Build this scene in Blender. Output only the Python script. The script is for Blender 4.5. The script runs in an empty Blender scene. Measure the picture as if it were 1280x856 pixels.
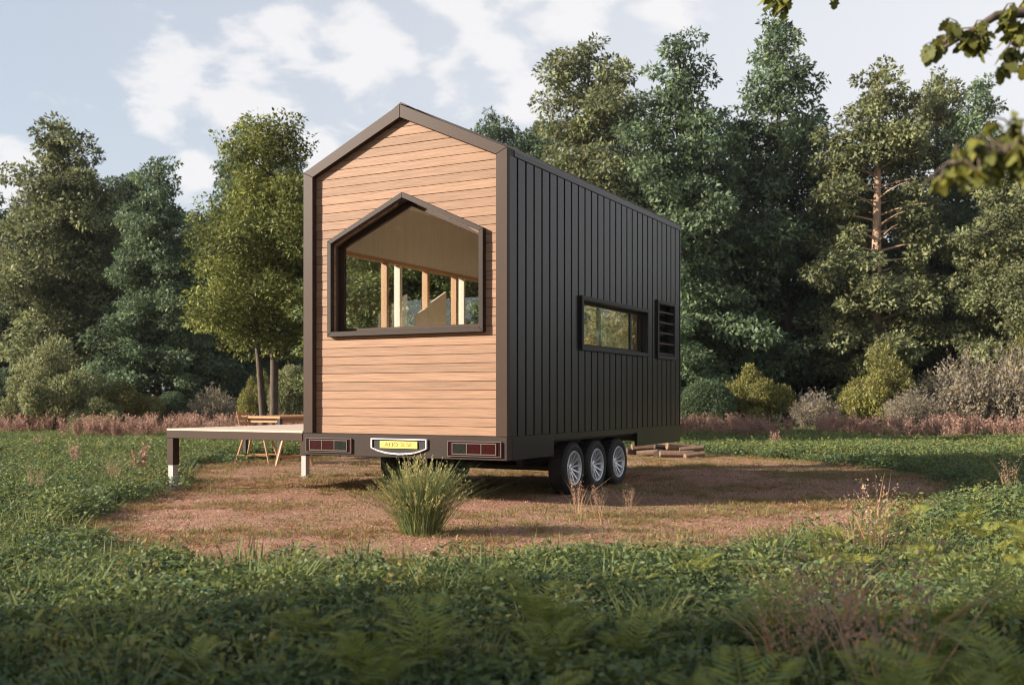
import bpy, bmesh, math, random
import numpy as np
from mathutils import Vector, Matrix, noise as mnoise

R = math.radians
sc = bpy.context.scene
COL = sc.collection

# ------------------------------------------------------------------ camera
FPX, HORIZ, CAMH = 1287.0, 498.0, 1.066
cam_d = bpy.data.cameras.new('camera')
cam = bpy.data.objects.new('camera', cam_d); COL.objects.link(cam)
cam.location = (0, 0, CAMH); cam.rotation_euler = (R(90), 0, 0)
cam_d.sensor_width = 36.0; cam_d.lens = 36.0 * FPX / 1280.0
cam_d.shift_y = 70.0 / 1280.0
cam_d.clip_start = 0.05; cam_d.clip_end = 2000
cam_d.dof.use_dof = True; cam_d.dof.focus_distance = 10.6; cam_d.dof.aperture_fstop = 2.4
sc.camera = cam

# ------------------------------------------------------------------ sun and sky
SUN_EL, SUN_AZ = 22.0, 190.0            # azimuth in the ground plane, from +X, anticlockwise
sd = bpy.data.lights.new('sun', 'SUN'); sd.energy = 5.0; sd.angle = R(0.55); sd.color = (1.0, 0.90, 0.77)
sun = bpy.data.objects.new('sun', sd); COL.objects.link(sun)
tos = Vector((math.cos(R(SUN_EL)) * math.cos(R(SUN_AZ)), math.cos(R(SUN_EL)) * math.sin(R(SUN_AZ)), math.sin(R(SUN_EL))))
sun.rotation_euler = tos.to_track_quat('Z', 'Y').to_euler()
sun.location = (-30, 10, 20)

world = bpy.data.worlds.new('World'); sc.world = world; world.use_nodes = True
wt = world.node_tree; wt.nodes.clear()
def wn(t, **k):
    n = wt.nodes.new(t)
    for a, b in k.items(): setattr(n, a, b)
    return n
def wl(a, b): wt.links.new(a, b)
def wmath(op, a, b=None, c=None):
    n = wn('ShaderNodeMath', operation=op)
    for i, v in enumerate((a, b, c)):
        if v is None: continue
        if hasattr(v, 'links'): wl(v, n.inputs[i])
        else: n.inputs[i].default_value = v
    return n.outputs[0]
out = wn('ShaderNodeOutputWorld'); bg = wn('ShaderNodeBackground'); bg.inputs[1].default_value = 0.0755
sky = wn('ShaderNodeTexSky'); sky.sky_type = 'NISHITA'; sky.sun_disc = False
sky.sun_elevation = R(SUN_EL); sky.sun_rotation = R(90 - SUN_AZ)
sky.air_density = 1.0; sky.dust_density = 1.6; sky.ozone_density = 1.4
tc = wn('ShaderNodeTexCoord')
# cloud field: noise on the sky dome, thickened where the photograph shows the cloud bank
nz = wn('ShaderNodeTexNoise'); nz.inputs['Scale'].default_value = 13.0; nz.inputs['Detail'].default_value = 7
nz.inputs['Roughness'].default_value = 0.55; nz.inputs['Distortion'].default_value = 0.25
mp = wn('ShaderNodeMapping'); mp.inputs['Scale'].default_value = (1, 1, 1.9)
wl(tc.outputs['Generated'], mp.inputs['Vector']); wl(mp.outputs[0], nz.inputs['Vector'])
CLOUDS = [(215, 100, 95), (300, 80, 110), (365, 30, 95), (470, 90, 95), (555, 110, 50), (590, 10, 85), (632, 70, 55),
          (652, 125, 45), (15, 235, 55), (700, -40, 120), (395, 190, 40), (235, 225, 40), (820, 5, 60)]
acc = None
for (px, py, rp) in CLOUDS:
    d = Vector(((px - 640) / FPX, 1.0, (HORIZ - py) / FPX)); L = d.length; d.normalize()
    dn = wn('ShaderNodeVectorMath', operation='DISTANCE'); wl(tc.outputs['Generated'], dn.inputs[0]); dn.inputs[1].default_value = d
    m = wmath('DIVIDE', dn.outputs['Value'], rp / FPX / L)
    m = wmath('SUBTRACT', 1.0, m)
    m = wmath('MAXIMUM', m, -0.6)
    acc = m if acc is None else wmath('MAXIMUM', acc, m)
bias = wmath('MULTIPLY', acc, 0.26)
sm = wn('ShaderNodeMapRange'); sm.interpolation_type = 'SMOOTHSTEP'
sm.inputs['From Min'].default_value = 0.52; sm.inputs['From Max'].default_value = 0.70
wl(wmath('ADD', nz.outputs['Fac'], bias), sm.inputs['Value'])
# a thin pale veil, thicker towards the right of the view
sx = wn('ShaderNodeSeparateXYZ'); wl(tc.outputs['Generated'], sx.inputs[0])
veil = wn('ShaderNodeMapRange'); veil.inputs['From Min'].default_value = -0.5; veil.inputs['From Max'].default_value = 0.45
veil.inputs['To Min'].default_value = 0.40; veil.inputs['To Max'].default_value = 0.95
wl(sx.outputs[0], veil.inputs['Value'])
mixv = wn('ShaderNodeMixRGB'); mixv.inputs[2].default_value = (5.7, 5.75, 5.95, 1)
hf = wn('ShaderNodeMapRange'); hf.interpolation_type = 'SMOOTHSTEP'; hf.inputs['From Min'].default_value = 0.30; hf.inputs['From Max'].default_value = 0.85
hf.inputs['To Min'].default_value = 1.0; hf.inputs['To Max'].default_value = 0.12
wl(sx.outputs[2], hf.inputs['Value'])
wl(wmath('MULTIPLY', veil.outputs[0], hf.outputs[0]), mixv.inputs[0]); wl(sky.outputs[0], mixv.inputs[1])
mixc = wn('ShaderNodeMixRGB'); mixc.inputs[2].default_value = (6.0, 5.9, 5.95, 1)
wl(wmath('MULTIPLY', sm.outputs[0], 0.85), mixc.inputs[0]); wl(mixv.outputs[0], mixc.inputs[1])
wl(mixc.outputs[0], bg.inputs[0]); wl(bg.outputs[0], out.inputs[0])

sc.view_settings.view_transform = 'Standard'; sc.view_settings.look = 'None'
sc.view_settings.exposure = 1.08; sc.view_settings.gamma = 1.0; sc.view_settings.use_curve_mapping = False
sc.cycles.max_bounces = 6; sc.cycles.diffuse_bounces = 4; sc.cycles.glossy_bounces = 3
sc.cycles.transmission_bounces = 4; sc.cycles.transparent_max_bounces = 8
sc.cycles.use_denoising = True; sc.cycles.filter_width = 1.1; sc.cycles.caustics_reflective = False; sc.cycles.caustics_refractive = False
sc.cycles.sample_clamp_indirect = 4.0

# ------------------------------------------------------------------ helpers
def tag(o, label=None, cat=None, group=None, kind=None):
    if label: o['label'] = label
    if cat: o['category'] = cat
    if group: o['group'] = group
    if kind: o['kind'] = kind
    return o
def link(o, parent=None):
    COL.objects.link(o)
    if parent is not None: o.parent = parent
    return o
def empty(name, loc=(0, 0, 0), rz=0, parent=None):
    o = bpy.data.objects.new(name, None); o.empty_display_size = 0.2
    o.location = loc; o.rotation_euler = (0, 0, rz)
    return link(o, parent)
def copy_tree(o, parent=None):
    c = o.copy(); COL.objects.link(c); c.parent = parent
    for ch in o.children: copy_tree(ch, c)
    return c
def at(px, Y): return (px - 640) / FPX * Y
def hz(py, Y): return CAMH + (HORIZ - py) / FPX * Y

class MB:
    def __init__(s): s.v = []; s.f = []
    def add(s, vs, fs):
        n = len(s.v); s.v += [tuple(p) for p in vs]; s.f += [tuple(i + n for i in f) for f in fs]; return s
    def box(s, x0, x1, y0, y1, z0, z1):
        return s.add([(x0, y0, z0), (x1, y0, z0), (x1, y1, z0), (x0, y1, z0), (x0, y0, z1), (x1, y0, z1), (x1, y1, z1), (x0, y1, z1)],
                     [(0, 3, 2, 1), (4, 5, 6, 7), (0, 1, 5, 4), (1, 2, 6, 5), (2, 3, 7, 6), (3, 0, 4, 7)])
    def prism(s, poly, a, b, axis='y'):
        """poly = 2-d outline; extruded from a to b along axis. y: poly is (x,z); x: poly is (y,z); z: poly is (x,y)"""
        n = len(poly)
        def mk(p, t): return (p[0], t, p[1]) if axis == 'y' else ((t, p[0], p[1]) if axis == 'x' else (p[0], p[1], t))
        vs = [mk(p, a) for p in poly] + [mk(p, b) for p in poly]
        fs = [tuple(range(n)), tuple(range(2 * n - 1, n - 1, -1))] + [(i + n, (i + 1) % n + n, (i + 1) % n, i) for i in range(n)]
        return s.add(vs, fs)
    def tube(s, pts, rads, n=8, cap=True):
        pts = [Vector(p) for p in pts]
        if not hasattr(rads, '__len__'): rads = [rads] * len(pts)
        rings = []; up = Vector((0.31, 0.17, 1)).normalized()
        for i, p in enumerate(pts):
            d = (pts[min(i + 1, len(pts) - 1)] - pts[max(i - 1, 0)]).normalized()
            u = d.cross(up)
            if u.length < 1e-3: u = d.cross(Vector((1, 0, 0)))
            u.normalize(); w = d.cross(u)
            rings.append([p + (u * math.cos(2 * math.pi * k / n) + w * math.sin(2 * math.pi * k / n)) * rads[i] for k in range(n)])
        vs = [q for r in rings for q in r]; fs = []
        for i in range(len(rings) - 1):
            for k in range(n):
                fs.append((i * n + k, i * n + (k + 1) % n, (i + 1) * n + (k + 1) % n, (i + 1) * n + k))
        if cap:
            fs.append(tuple(range(n - 1, -1, -1))); fs.append(tuple((len(rings) - 1) * n + k for k in range(n)))
        return s.add(vs, fs)
    def lathe_x(s, prof, n=32, c=(0, 0, 0), closed=False):
        """prof: list of (x, r) turned round the x axis"""
        vs = []; fs = []; m = len(prof)
        for k in range(n):
            a = 2 * math.pi * k / n
            for (x, r) in prof: vs.append((c[0] + x, c[1] + r * math.cos(a), c[2] + r * math.sin(a)))
        for k in range(n):
            k2 = (k + 1) % n
            for i in range(m if closed else m - 1):
                j = (i + 1) % m
                fs.append((k * m + i, k * m + j, k2 * m + j, k2 * m + i))
        return s.add(vs, fs)
    def mesh(s, name, mat, bevel=0, smooth=False, recalc=True):
        me = bpy.data.meshes.new(name); me.from_pydata(s.v, [], s.f); me.materials.append(mat)
        bm = bmesh.new(); bm.from_mesh(me)
        if recalc: bmesh.ops.recalc_face_normals(bm, faces=bm.faces)
        if bevel:
            es = [e for e in bm.edges if len(e.link_faces) == 2 and e.calc_face_angle(0) > 0.5]
            bmesh.ops.bevel(bm, geom=es, offset=bevel, segments=1, affect='EDGES', clamp_overlap=True)
        bm.to_mesh(me); bm.free()
        if smooth: me.polygons.foreach_set('use_smooth', [True] * len(me.polygons))
        return me
    def build(s, name, mat, parent=None, bevel=0, smooth=False):
        o = bpy.data.objects.new(name, s.mesh(name, mat, bevel, smooth)); return link(o, parent)

# ------------------------------------------------------------------ materials
def nodemat(name):
    m = bpy.data.materials.new(name); m.use_nodes = True; t = m.node_tree
    return m, t, t.nodes['Principled BSDF']
def N(t, typ, **k):
    n = t.nodes.new(typ)
    for a, b in k.items(): setattr(n, a, b)
    return n
def vary(name, col, rough=0.5, amp=0.18, scale=8, stretch=(1, 1, 1), bump=0.0, bscale=None, objrand=0.0, metallic=0.0, spec=0.5, col2=None, detail=5, coord='Object'):
    m, t, p = nodemat(name)
    tcn = N(t, 'ShaderNodeTexCoord'); mpn = N(t, 'ShaderNodeMapping'); mpn.inputs['Scale'].default_value = stretch
    t.links.new(tcn.outputs[coord], mpn.inputs[0])
    src = mpn.outputs[0]
    if objrand:
        oi = N(t, 'ShaderNodeObjectInfo'); ad = N(t, 'ShaderNodeVectorMath', operation='MULTIPLY_ADD')
        t.links.new(oi.outputs['Random'], ad.inputs[0]); ad.inputs[1].default_value = (37, 51, 23); t.links.new(src, ad.inputs[2]); src = ad.outputs[0]
    n = N(t, 'ShaderNodeTexNoise'); n.inputs['Scale'].default_value = scale; n.inputs['Detail'].default_value = detail; n.inputs['Roughness'].default_value = 0.6
    t.links.new(src, n.inputs['Vector'])
    mr = N(t, 'ShaderNodeMapRange'); mr.inputs['From Min'].default_value = 0.28; mr.inputs['From Max'].default_value = 0.72
    t.links.new(n.outputs['Fac'], mr.inputs['Value'])
    mx = N(t, 'ShaderNodeMixRGB'); t.links.new(mr.outputs[0], mx.inputs[0])
    c2 = col2 or tuple(min(1, c * (1 + amp)) for c in col); c1 = col if col2 else tuple(c * (1 - amp) for c in col)
    mx.inputs[1].default_value = (*c1, 1); mx.inputs[2].default_value = (*c2, 1)
    res = mx.outputs[0]
    if objrand:
        hs = N(t, 'ShaderNodeHueSaturation'); t.links.new(res, hs.inputs['Color'])
        v = N(t, 'ShaderNodeMapRange'); v.inputs['To Min'].default_value = 1 - objrand; v.inputs['To Max'].default_value = 1 + objrand
        t.links.new(oi.outputs['Random'], v.inputs['Value']); t.links.new(v.outputs[0], hs.inputs['Value']); res = hs.outputs[0]
    t.links.new(res, p.inputs['Base Color'])
    p.inputs['Roughness'].default_value = rough; p.inputs['Metallic'].default_value = metallic; p.inputs['Specular IOR Level'].default_value = spec
    if bump:
        b = N(t, 'ShaderNodeBump'); b.inputs['Strength'].default_value = bump; b.inputs['Distance'].default_value = 0.01
        nb = n
        if bscale:
            nb = N(t, 'ShaderNodeTexNoise'); nb.inputs['Scale'].default_value = bscale; nb.inputs['Detail'].default_value = 4
            t.links.new(src, nb.inputs['Vector'])
        t.links.new(nb.outputs['Fac'], b.inputs['Height']); t.links.new(b.outputs[0], p.inputs['Normal'])
    return m

def leafmat(name, warm=(1.3, 1.15, 0.75), trans=0.30, rough=0.6, spread=0.6, col=None):
    """leaf colour = the object's own viewport colour, varied leaf by leaf and clump by clump"""
    m, t, p = nodemat(name)
    oi = N(t, 'ShaderNodeObjectInfo'); g = N(t, 'ShaderNodeNewGeometry')
    w = N(t, 'ShaderNodeMixRGB', blend_type='MULTIPLY'); w.inputs[2].default_value = (*warm, 1)
    if col: w.inputs[1].default_value = (*col, 1)
    else: t.links.new(oi.outputs['Color'], w.inputs[1])
    pw = N(t, 'ShaderNodeMath', operation='POWER'); pw.inputs[1].default_value = 1.6
    t.links.new(g.outputs['Random Per Island'], pw.inputs[0]); t.links.new(pw.outputs[0], w.inputs[0])
    ge = N(t, 'ShaderNodeTexCoord')
    n = N(t, 'ShaderNodeTexNoise'); n.inputs['Scale'].default_value = 0.9; n.inputs['Detail'].default_value = 2
    t.links.new(ge.outputs['Object'], n.inputs['Vector'])
    mr = N(t, 'ShaderNodeMapRange'); mr.inputs['From Min'].default_value = 0.3; mr.inputs['From Max'].default_value = 0.7
    mr.inputs['To Min'].default_value = 1 - spread; mr.inputs['To Max'].default_value = 1 + spread
    t.links.new(n.outputs['Fac'], mr.inputs['Value'])
    hs = N(t, 'ShaderNodeHueSaturation'); t.links.new(w.outputs[0], hs.inputs['Color']); t.links.new(mr.outputs[0], hs.inputs['Value'])
    t.links.new(hs.outputs[0], p.inputs['Base Color'])
    p.inputs['Roughness'].default_value = rough; p.inputs['Specular IOR Level'].default_value = 0.25
    tr = N(t, 'ShaderNodeBsdfTranslucent'); t.links.new(hs.outputs[0], tr.inputs['Color'])
    ms = N(t, 'ShaderNodeMixShader'); ms.inputs[0].default_value = trans
    t.links.new(p.outputs[0], ms.inputs[1]); t.links.new(tr.outputs[0], ms.inputs[2])
    t.links.new(ms.outputs[0], t.nodes['Material Output'].inputs['Surface'])
    return m

def glassmat(name, tint=(0.97, 0.985, 0.975), boost=1.0):
    m, t, p = nodemat(name); t.nodes.remove(p)
    tr = N(t, 'ShaderNodeBsdfTransparent'); tr.inputs[0].default_value = (*tint, 1)
    gl = N(t, 'ShaderNodeBsdfGlossy'); gl.inputs['Roughness'].default_value = 0.02; gl.inputs['Color'].default_value = (0.95, 0.97, 1, 1)
    lwn = N(t, 'ShaderNodeLayerWeight'); lwn.inputs['Blend'].default_value = 0.5
    pwn = N(t, 'ShaderNodeMath', operation='POWER'); pwn.inputs[1].default_value = 5.0; t.links.new(lwn.outputs['Facing'], pwn.inputs[0])
    mu = N(t, 'ShaderNodeMath', operation='MULTIPLY_ADD'); mu.inputs[1].default_value = 0.95 * boost; mu.inputs[2].default_value = 0.04 * boost; mu.use_clamp = True
    t.links.new(pwn.outputs[0], mu.inputs[0])
    ms = N(t, 'ShaderNodeMixShader'); t.links.new(mu.outputs[0], ms.inputs[0]); t.links.new(tr.outputs[0], ms.inputs[1]); t.links.new(gl.outputs[0], ms.inputs[2])
    t.links.new(ms.outputs[0], t.nodes['Material Output'].inputs['Surface'])
    return m

M = {}
M['cedar'] = vary('cedar_board', (0.310, 0.178, 0.108), 0.6, 0.26, 5, (0.6, 6, 18), 0.35, objrand=0.13, spec=0.3)
M['backing'] = vary('dark_backing', (0.10, 0.052, 0.030), 0.8, 0.2, 6)
M['bronze'] = vary('bronze_trim', (0.048, 0.0255, 0.0155), 0.5, 0.08, 4, bump=0.05, bscale=90, spec=0.22)
M['window_bronze'] = vary('window_bronze', (0.036, 0.023, 0.017), 0.5, 0.08, 4, bump=0.05, bscale=90, spec=0.2)
M['bronze_dark'] = vary('dark_bronze_chassis', (0.036, 0.0235, 0.018), 0.55, 0.12, 3, bump=0.06, bscale=60, spec=0.2)
M['charcoal'] = vary('charcoal_steel', (0.0145, 0.0112, 0.0108), 0.27, 0.2, 3, (1, 1, 0.4), bump=0.22, bscale=2.2, objrand=0.12, spec=0.34)
M['black'] = vary('black_paint', (0.012, 0.011, 0.011), 0.5, 0.2, 5, spec=0.4)
M['groove'] = vary('groove_black', (0.006, 0.006, 0.006), 0.9, 0.2, 5, spec=0.1)
M['rubber'] = vary('tyre_rubber', (0.016, 0.015, 0.015), 0.7, 0.25, 12, bump=0.2, spec=0.35)
M['alloy'] = vary('alloy_wheel', (0.62, 0.62, 0.63), 0.33, 0.06, 20, metallic=0.55)
M['white'] = vary('white_paint', (0.42, 0.40, 0.375), 0.45, 0.06, 8)
M['galv'] = vary('white_trim', (0.66, 0.62, 0.60), 0.4, 0.06, 10)
M['lens_red'] = vary('red_lens', (0.030, 0.004, 0.004), 0.18, 0.2, 40)
M['lens_clear'] = vary('smoked_lens', (0.018, 0.020, 0.016), 0.12, 0.4, 60)
M['lens_trim'] = vary('lens_trim', (0.13, 0.098, 0.085), 0.45, 0.08, 20)
M['plate'] = vary('yellow_plate', (0.82, 0.60, 0.13), 0.4, 0.06, 30)
M['ink'] = vary('plate_ink', (0.20, 0.12, 0.03), 0.5, 0.1, 30)
M['tan'] = vary('interior_plywood', (0.64, 0.55, 0.46), 0.6, 0.10, 4, (12, 12, 0.5), 0.25)
M['pale_wood'] = vary('pale_interior_wood', (0.72, 0.60, 0.46), 0.55, 0.10, 5, (1, 6, 1))
M['amber'] = vary('amber_wood', (0.42, 0.22, 0.10), 0.5, 0.16, 8, (6, 6, 0.6))
M['deckwood'] = vary('deck_plank', (0.55, 0.42, 0.33), 0.6, 0.16, 5, (1, 8, 1), 0.2, objrand=0.08)
M['glass'] = glassmat('window_glass', boost=1.7)
M['bark'] = vary('bark', (0.095, 0.066, 0.048), 0.85, 0.45, 6, (4, 4, 0.7), 0.8)
M['barkred'] = vary('reddish_bark', (0.42, 0.27, 0.18), 0.85, 0.3, 5, (4, 4, 0.7), 0.7)
M['leaf'] = leafmat('tree_leaf')
M['leaf_soft'] = leafmat('soft_leaf', warm=(1.5, 1.25, 0.7), trans=0.35, spread=0.35)
M['cover'] = leafmat('cover_leaf', warm=(1.6, 1.25, 0.62), trans=0.32, spread=0.4)
M['logwood'] = vary('split_log', (0.20, 0.125, 0.08), 0.8, 0.3, 9, (8, 1, 1), 0.4)
M['logbark'] = vary('log_bark', (0.07, 0.045, 0.033), 0.9, 0.4, 14, bump=0.6)

# ------------------------------------------------------------------ ground, clearing
def ground_mat():
    m, t, p = nodemat('field_soil')
    tcn = N(t, 'ShaderNodeTexCoord')
    n = N(t, 'ShaderNodeTexNoise'); n.inputs['Scale'].default_value = 1.3; n.inputs['Detail'].default_value = 8
    t.links.new(tcn.outputs['Object'], n.inputs['Vector'])
    cr = N(t, 'ShaderNodeValToRGB'); e = cr.color_ramp.elements
    e[0].position = 0.35; e[0].color = (0.028, 0.034, 0.013, 1); e[1].position = 0.68; e[1].color = (0.062, 0.07, 0.026, 1)
    t.links.new(n.outputs['Fac'], cr.inputs[0]); t.links.new(cr.outputs[0], p.inputs['Base Color']); p.inputs['Roughness'].default_value = 0.95
    return m
def dirt_mat():
    m, t, p = nodemat('clearing_dirt')
    tcn = N(t, 'ShaderNodeTexCoord')
    def nz_(s, d, r=0.6, st=None):
        n = N(t, 'ShaderNodeTexNoise'); n.inputs['Scale'].default_value = s; n.inputs['Detail'].default_value = d; n.inputs['Roughness'].default_value = r
        if st:
            mpn = N(t, 'ShaderNodeMapping'); mpn.inputs['Scale'].default_value = st; t.links.new(tcn.outputs['Object'], mpn.inputs[0]); t.links.new(mpn.outputs[0], n.inputs['Vector'])
        else: t.links.new(tcn.outputs['Object'], n.inputs['Vector'])
        return n
    a = nz_(0.55, 5, 0.6); b = nz_(7, 7, 0.7); c = nz_(45, 3, 0.7)
    cr = N(t, 'ShaderNodeValToRGB'); e = cr.color_ramp.elements
    e[0].position = 0.30; e[0].color = (0.33, 0.170, 0.115, 1); e[1].position = 0.70; e[1].color = (0.55, 0.325, 0.245, 1)
    t.links.new(b.outputs['Fac'], cr.inputs[0])
    cg = N(t, 'ShaderNodeValToRGB'); e = cg.color_ramp.elements
    e[0].position = 0.3; e[0].color = (0.17, 0.125, 0.06, 1); e[1].position = 0.75; e[1].color = (0.34, 0.24, 0.13, 1)
    t.links.new(c.outputs['Fac'], cg.inputs[0])
    ad = N(t, 'ShaderNodeMath', operation='ADD'); t.links.new(a.outputs['Fac'], ad.inputs[0])
    sc2 = N(t, 'ShaderNodeMath', operation='MULTIPLY'); sc2.inputs[1].default_value = 0.5; t.links.new(b.outputs['Fac'], sc2.inputs[0]); t.links.new(sc2.outputs[0], ad.inputs[1])
    mr = N(t, 'ShaderNodeMapRange'); mr.inputs['From Min'].default_value = 0.68; mr.inputs['From Max'].default_value = 0.90; mr.inputs['To Max'].default_value = 0.7
    t.links.new(ad.outputs[0], mr.inputs['Value'])
    mx = N(t, 'ShaderNodeMixRGB'); t.links.new(mr.outputs[0], mx.inputs[0]); t.links.new(cr.outputs[0], mx.inputs[1]); t.links.new(cg.outputs[0], mx.inputs[2])
    sp = N(t, 'ShaderNodeMixRGB', blend_type='MULTIPLY'); sp.inputs[0].default_value = 0.8
    cs = N(t, 'ShaderNodeValToRGB'); e = cs.color_ramp.elements
    e[0].position = 0.35; e[0].color = (0.55, 0.52, 0.50, 1); e[1].position = 0.62; e[1].color = (1.15, 1.1, 1.05, 1)
    t.links.new(c.outputs['Fac'], cs.inputs[0]); t.links.new(mx.outputs[0], sp.inputs[1]); t.links.new(cs.outputs[0], sp.inputs[2])
    t.links.new(sp.outputs[0], p.inputs['Base Color']); p.inputs['Roughness'].default_value = 0.95; p.inputs['Specular IOR Level'].default_value = 0.15
    bp = N(t, 'ShaderNodeBump'); bp.inputs['Strength'].default_value = 0.9; bp.inputs['Distance'].default_value = 0.03
    t.links.new(c.outputs['Fac'], bp.inputs['Height']); t.links.new(bp.outputs[0], p.inputs['Normal'])
    return m
g = MB(); S = 400
g.add([(-S, -S, -0.03), (S, -S, -0.03), (S, S, -0.03), (-S, S, -0.03)], [(0, 1, 2, 3)])
tag(g.build('ground', ground_mat()), kind='structure')

EDGE = [(-3.6, 8.6), (-3.85, 10.2), (-3.95, 12.3), (-4.85, 14.4), (-4.75, 16.7), (-3.4, 18.9), (0, 20.0), (3.2, 19.9), (4.9, 17.6), (5.55, 15.2),
        (5.5, 12.8), (4.5, 10.5), (3.1, 8.5), (1.6, 7.0), (0.2, 6.5), (-0.8, 6.35), (-2.0, 6.5), (-2.9, 7.1)]
def catmull(P, k=8):
    o = []; n = len(P)
    for i in range(n):
        p0, p1, p2, p3 = (np.array(P[(i + j - 1) % n]) for j in range(4))
        for s in range(k):
            t = s / k
            o.append(0.5 * ((2 * p1) + (-p0 + p2) * t + (2 * p0 - 5 * p1 + 4 * p2 - p3) * t * t + (-p0 + 3 * p1 - 3 * p2 + p3) * t ** 3))
    return np.array(o)
EP = catmull(EDGE, 14); CEN = np.array((0.6, 13.0))
EP = np.array([CEN + (p - CEN) * (1 + 0.04 * mnoise.noise(Vector((p[0] * 1.3, p[1] * 1.3, 0))) + 0.03 * mnoise.noise(Vector((p[0] * 4.1, p[1] * 4.1, 5)))) for p in EP])
def inside(X, Y, grow=1.0):
    """vectorised test: is a point inside the clearing (scaled by grow)"""
    ang = np.arctan2(EP[:, 1] - CEN[1], EP[:, 0] - CEN[0]); rad = np.hypot(EP[:, 0] - CEN[0], EP[:, 1] - CEN[1])
    o = np.argsort(ang); ang, rad = ang[o], rad[o]
    a = np.arctan2(Y - CEN[1], X - CEN[0]); r = np.hypot(X - CEN[0], Y - CEN[1])
    return r / np.interp(a, np.r_[ang[-1] - 2 * np.pi, ang, ang[0] + 2 * np.pi], np.r_[rad[-1], rad, rad[0]])
vs = [(CEN[0], CEN[1], 0.0)]; fs = []; NR, NA = 60, len(EP)
for i in range(1, NR + 1):
    for p in EP:
        q = CEN + (p - CEN) * (1.06 * i / NR)
        z = 0.018 * mnoise.noise(Vector((q[0] * 0.9, q[1] * 0.9, 3))) + 0.010 * mnoise.noise(Vector((q[0] * 4, q[1] * 4, 7)))
        vs.append((q[0], q[1], z * 0.6 - (0.02 if i == NR else 0)))
for k in range(NA): fs.append((0, 1 + k, 1 + (k + 1) % NA))
for i in range(NR - 1):
    for k in range(NA):
        a, b = 1 + i * NA + k, 1 + i * NA + (k + 1) % NA
        fs.append((a, a + NA, b + NA, b))
cl = MB().add(vs, fs).build('dirt_clearing', dirt_mat(), smooth=True); tag(cl, kind='structure')

# ------------------------------------------------------------------ the house on wheels
HA = -math.atan2(0.467, 0.884); HO = (-1.151, 10.544, 0)
house = empty('tiny_house', HO, HA)
tag(house, 'tall gabled tiny house on wheels with cedar front and charcoal seamed side', 'tiny house')
def H2W(x, y): return (HO[0] + x * 0.884 + y * 0.467, HO[1] - x * 0.467 + y * 0.884)
W, LEN, ZB, ZE, ZP = 1.25, 5.18, 0.695, 3.50, 4.08
SK0 = 0.462

# front frame (mitred posts and rakes)
fr = MB()
IX, IZE, IZP = 1.123, 3.442, 3.944
fr.prism([(-W, ZB), (-IX, ZB), (-IX, IZE), (-W, ZE)], 0, 0.14)
fr.prism([(IX, ZB), (W, ZB), (W, ZE), (IX, IZE)], 0, 0.14)
fr.prism([(-W, ZE), (-IX, IZE), (0, IZP), (0, ZP)], 0, 0.14)
fr.prism([(0, ZP), (0, IZP), (IX, IZE), (W, ZE)], 0, 0.14)
fr.build('front_frame', M['bronze'], house, bevel=0.004)

# cedar boards
def clip(poly, a, b, c):          # keep a*x+b*z<=c
    o = []
    for i in range(len(poly)):
        p, q = poly[i], poly[(i + 1) % len(poly)]
        dp, dq = a * p[0] + b * p[1] - c, a * q[0] + b * q[1] - c
        if dp <= 0: o.append(p)
        if dp * dq < 0:
            t = dp / (dp - dq); o.append((p[0] + (q[0] - p[0]) * t, p[1] + (q[1] - p[1]) * t))
    return o
PENT = [(-IX - .02, ZB), (IX + .02, ZB), (IX + .02, IZE + .02), (0, IZP + .025), (-IX - .02, IZE + .02)]
WX, WZ0, WZE, WZP = 0.90, 1.781, 2.705, 3.115         # opening for the front window
WOX = 0.02                                            # the window sits a touch right of the middle
def hole(z):
    if z < WZ0 - 1e-6 or z > WZP: return 0
    return WX if z <= WZE else WX * (WZP - z) / (WZP - WZE)
fw = MB()
for k in range(36):
    z0, z1 = ZB + .0905 * k, ZB + .0905 * (k + 1)
    pl = clip(clip(PENT, 0, -1, -z0), 0, 1, z1)
    if len(pl) < 3: continue
    if z0 > WZ0 - .01 and hole(z0) > .06:
        for s in (-1, 1):
            xa, xb = WOX + s * hole(z0), WOX + s * hole(min(z1, WZP))
            # half plane outside the opening
            nx, nzv = s * (z1 - z0), s * (xa - xb)
            pc = clip(pl, -nx, -nzv, -(nx * xa + nzv * z0))
            if len(pc) >= 3: fw.prism(pc, .092, .12)
    else: fw.prism(pl, .092, .12)
front = fw.build('front_wall', M['backing'], house)
for k in range(36):
    z0, z1 = ZB + .0905 * k + .0018, ZB + .0905 * (k + 1) - .0018
    pl = clip(clip(PENT, 0, -1, -z0), 0, 1, z1)
    if len(pl) < 3: continue
    off = 0.0012 * ((k * 7) % 3 - 1)
    if z0 > WZ0 - .01 and hole(z0) > .06:
        for s in (-1, 1):
            xa, xb = WOX + s * hole(z0), WOX + s * hole(min(z1, WZP))
            nx, nzv = s * (z1 - z0), s * (xa - xb)
            pc = clip(pl, -nx, -nzv, -(nx * xa + nzv * z0))
            if len(pc) >= 3: MB().prism(pc, .066 + off, .091).build('board', M['cedar'], front, bevel=.0025)
    else:
        MB().prism(pl, .066 + off, .091).build('board', M['cedar'], front, bevel=.0025)

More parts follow.
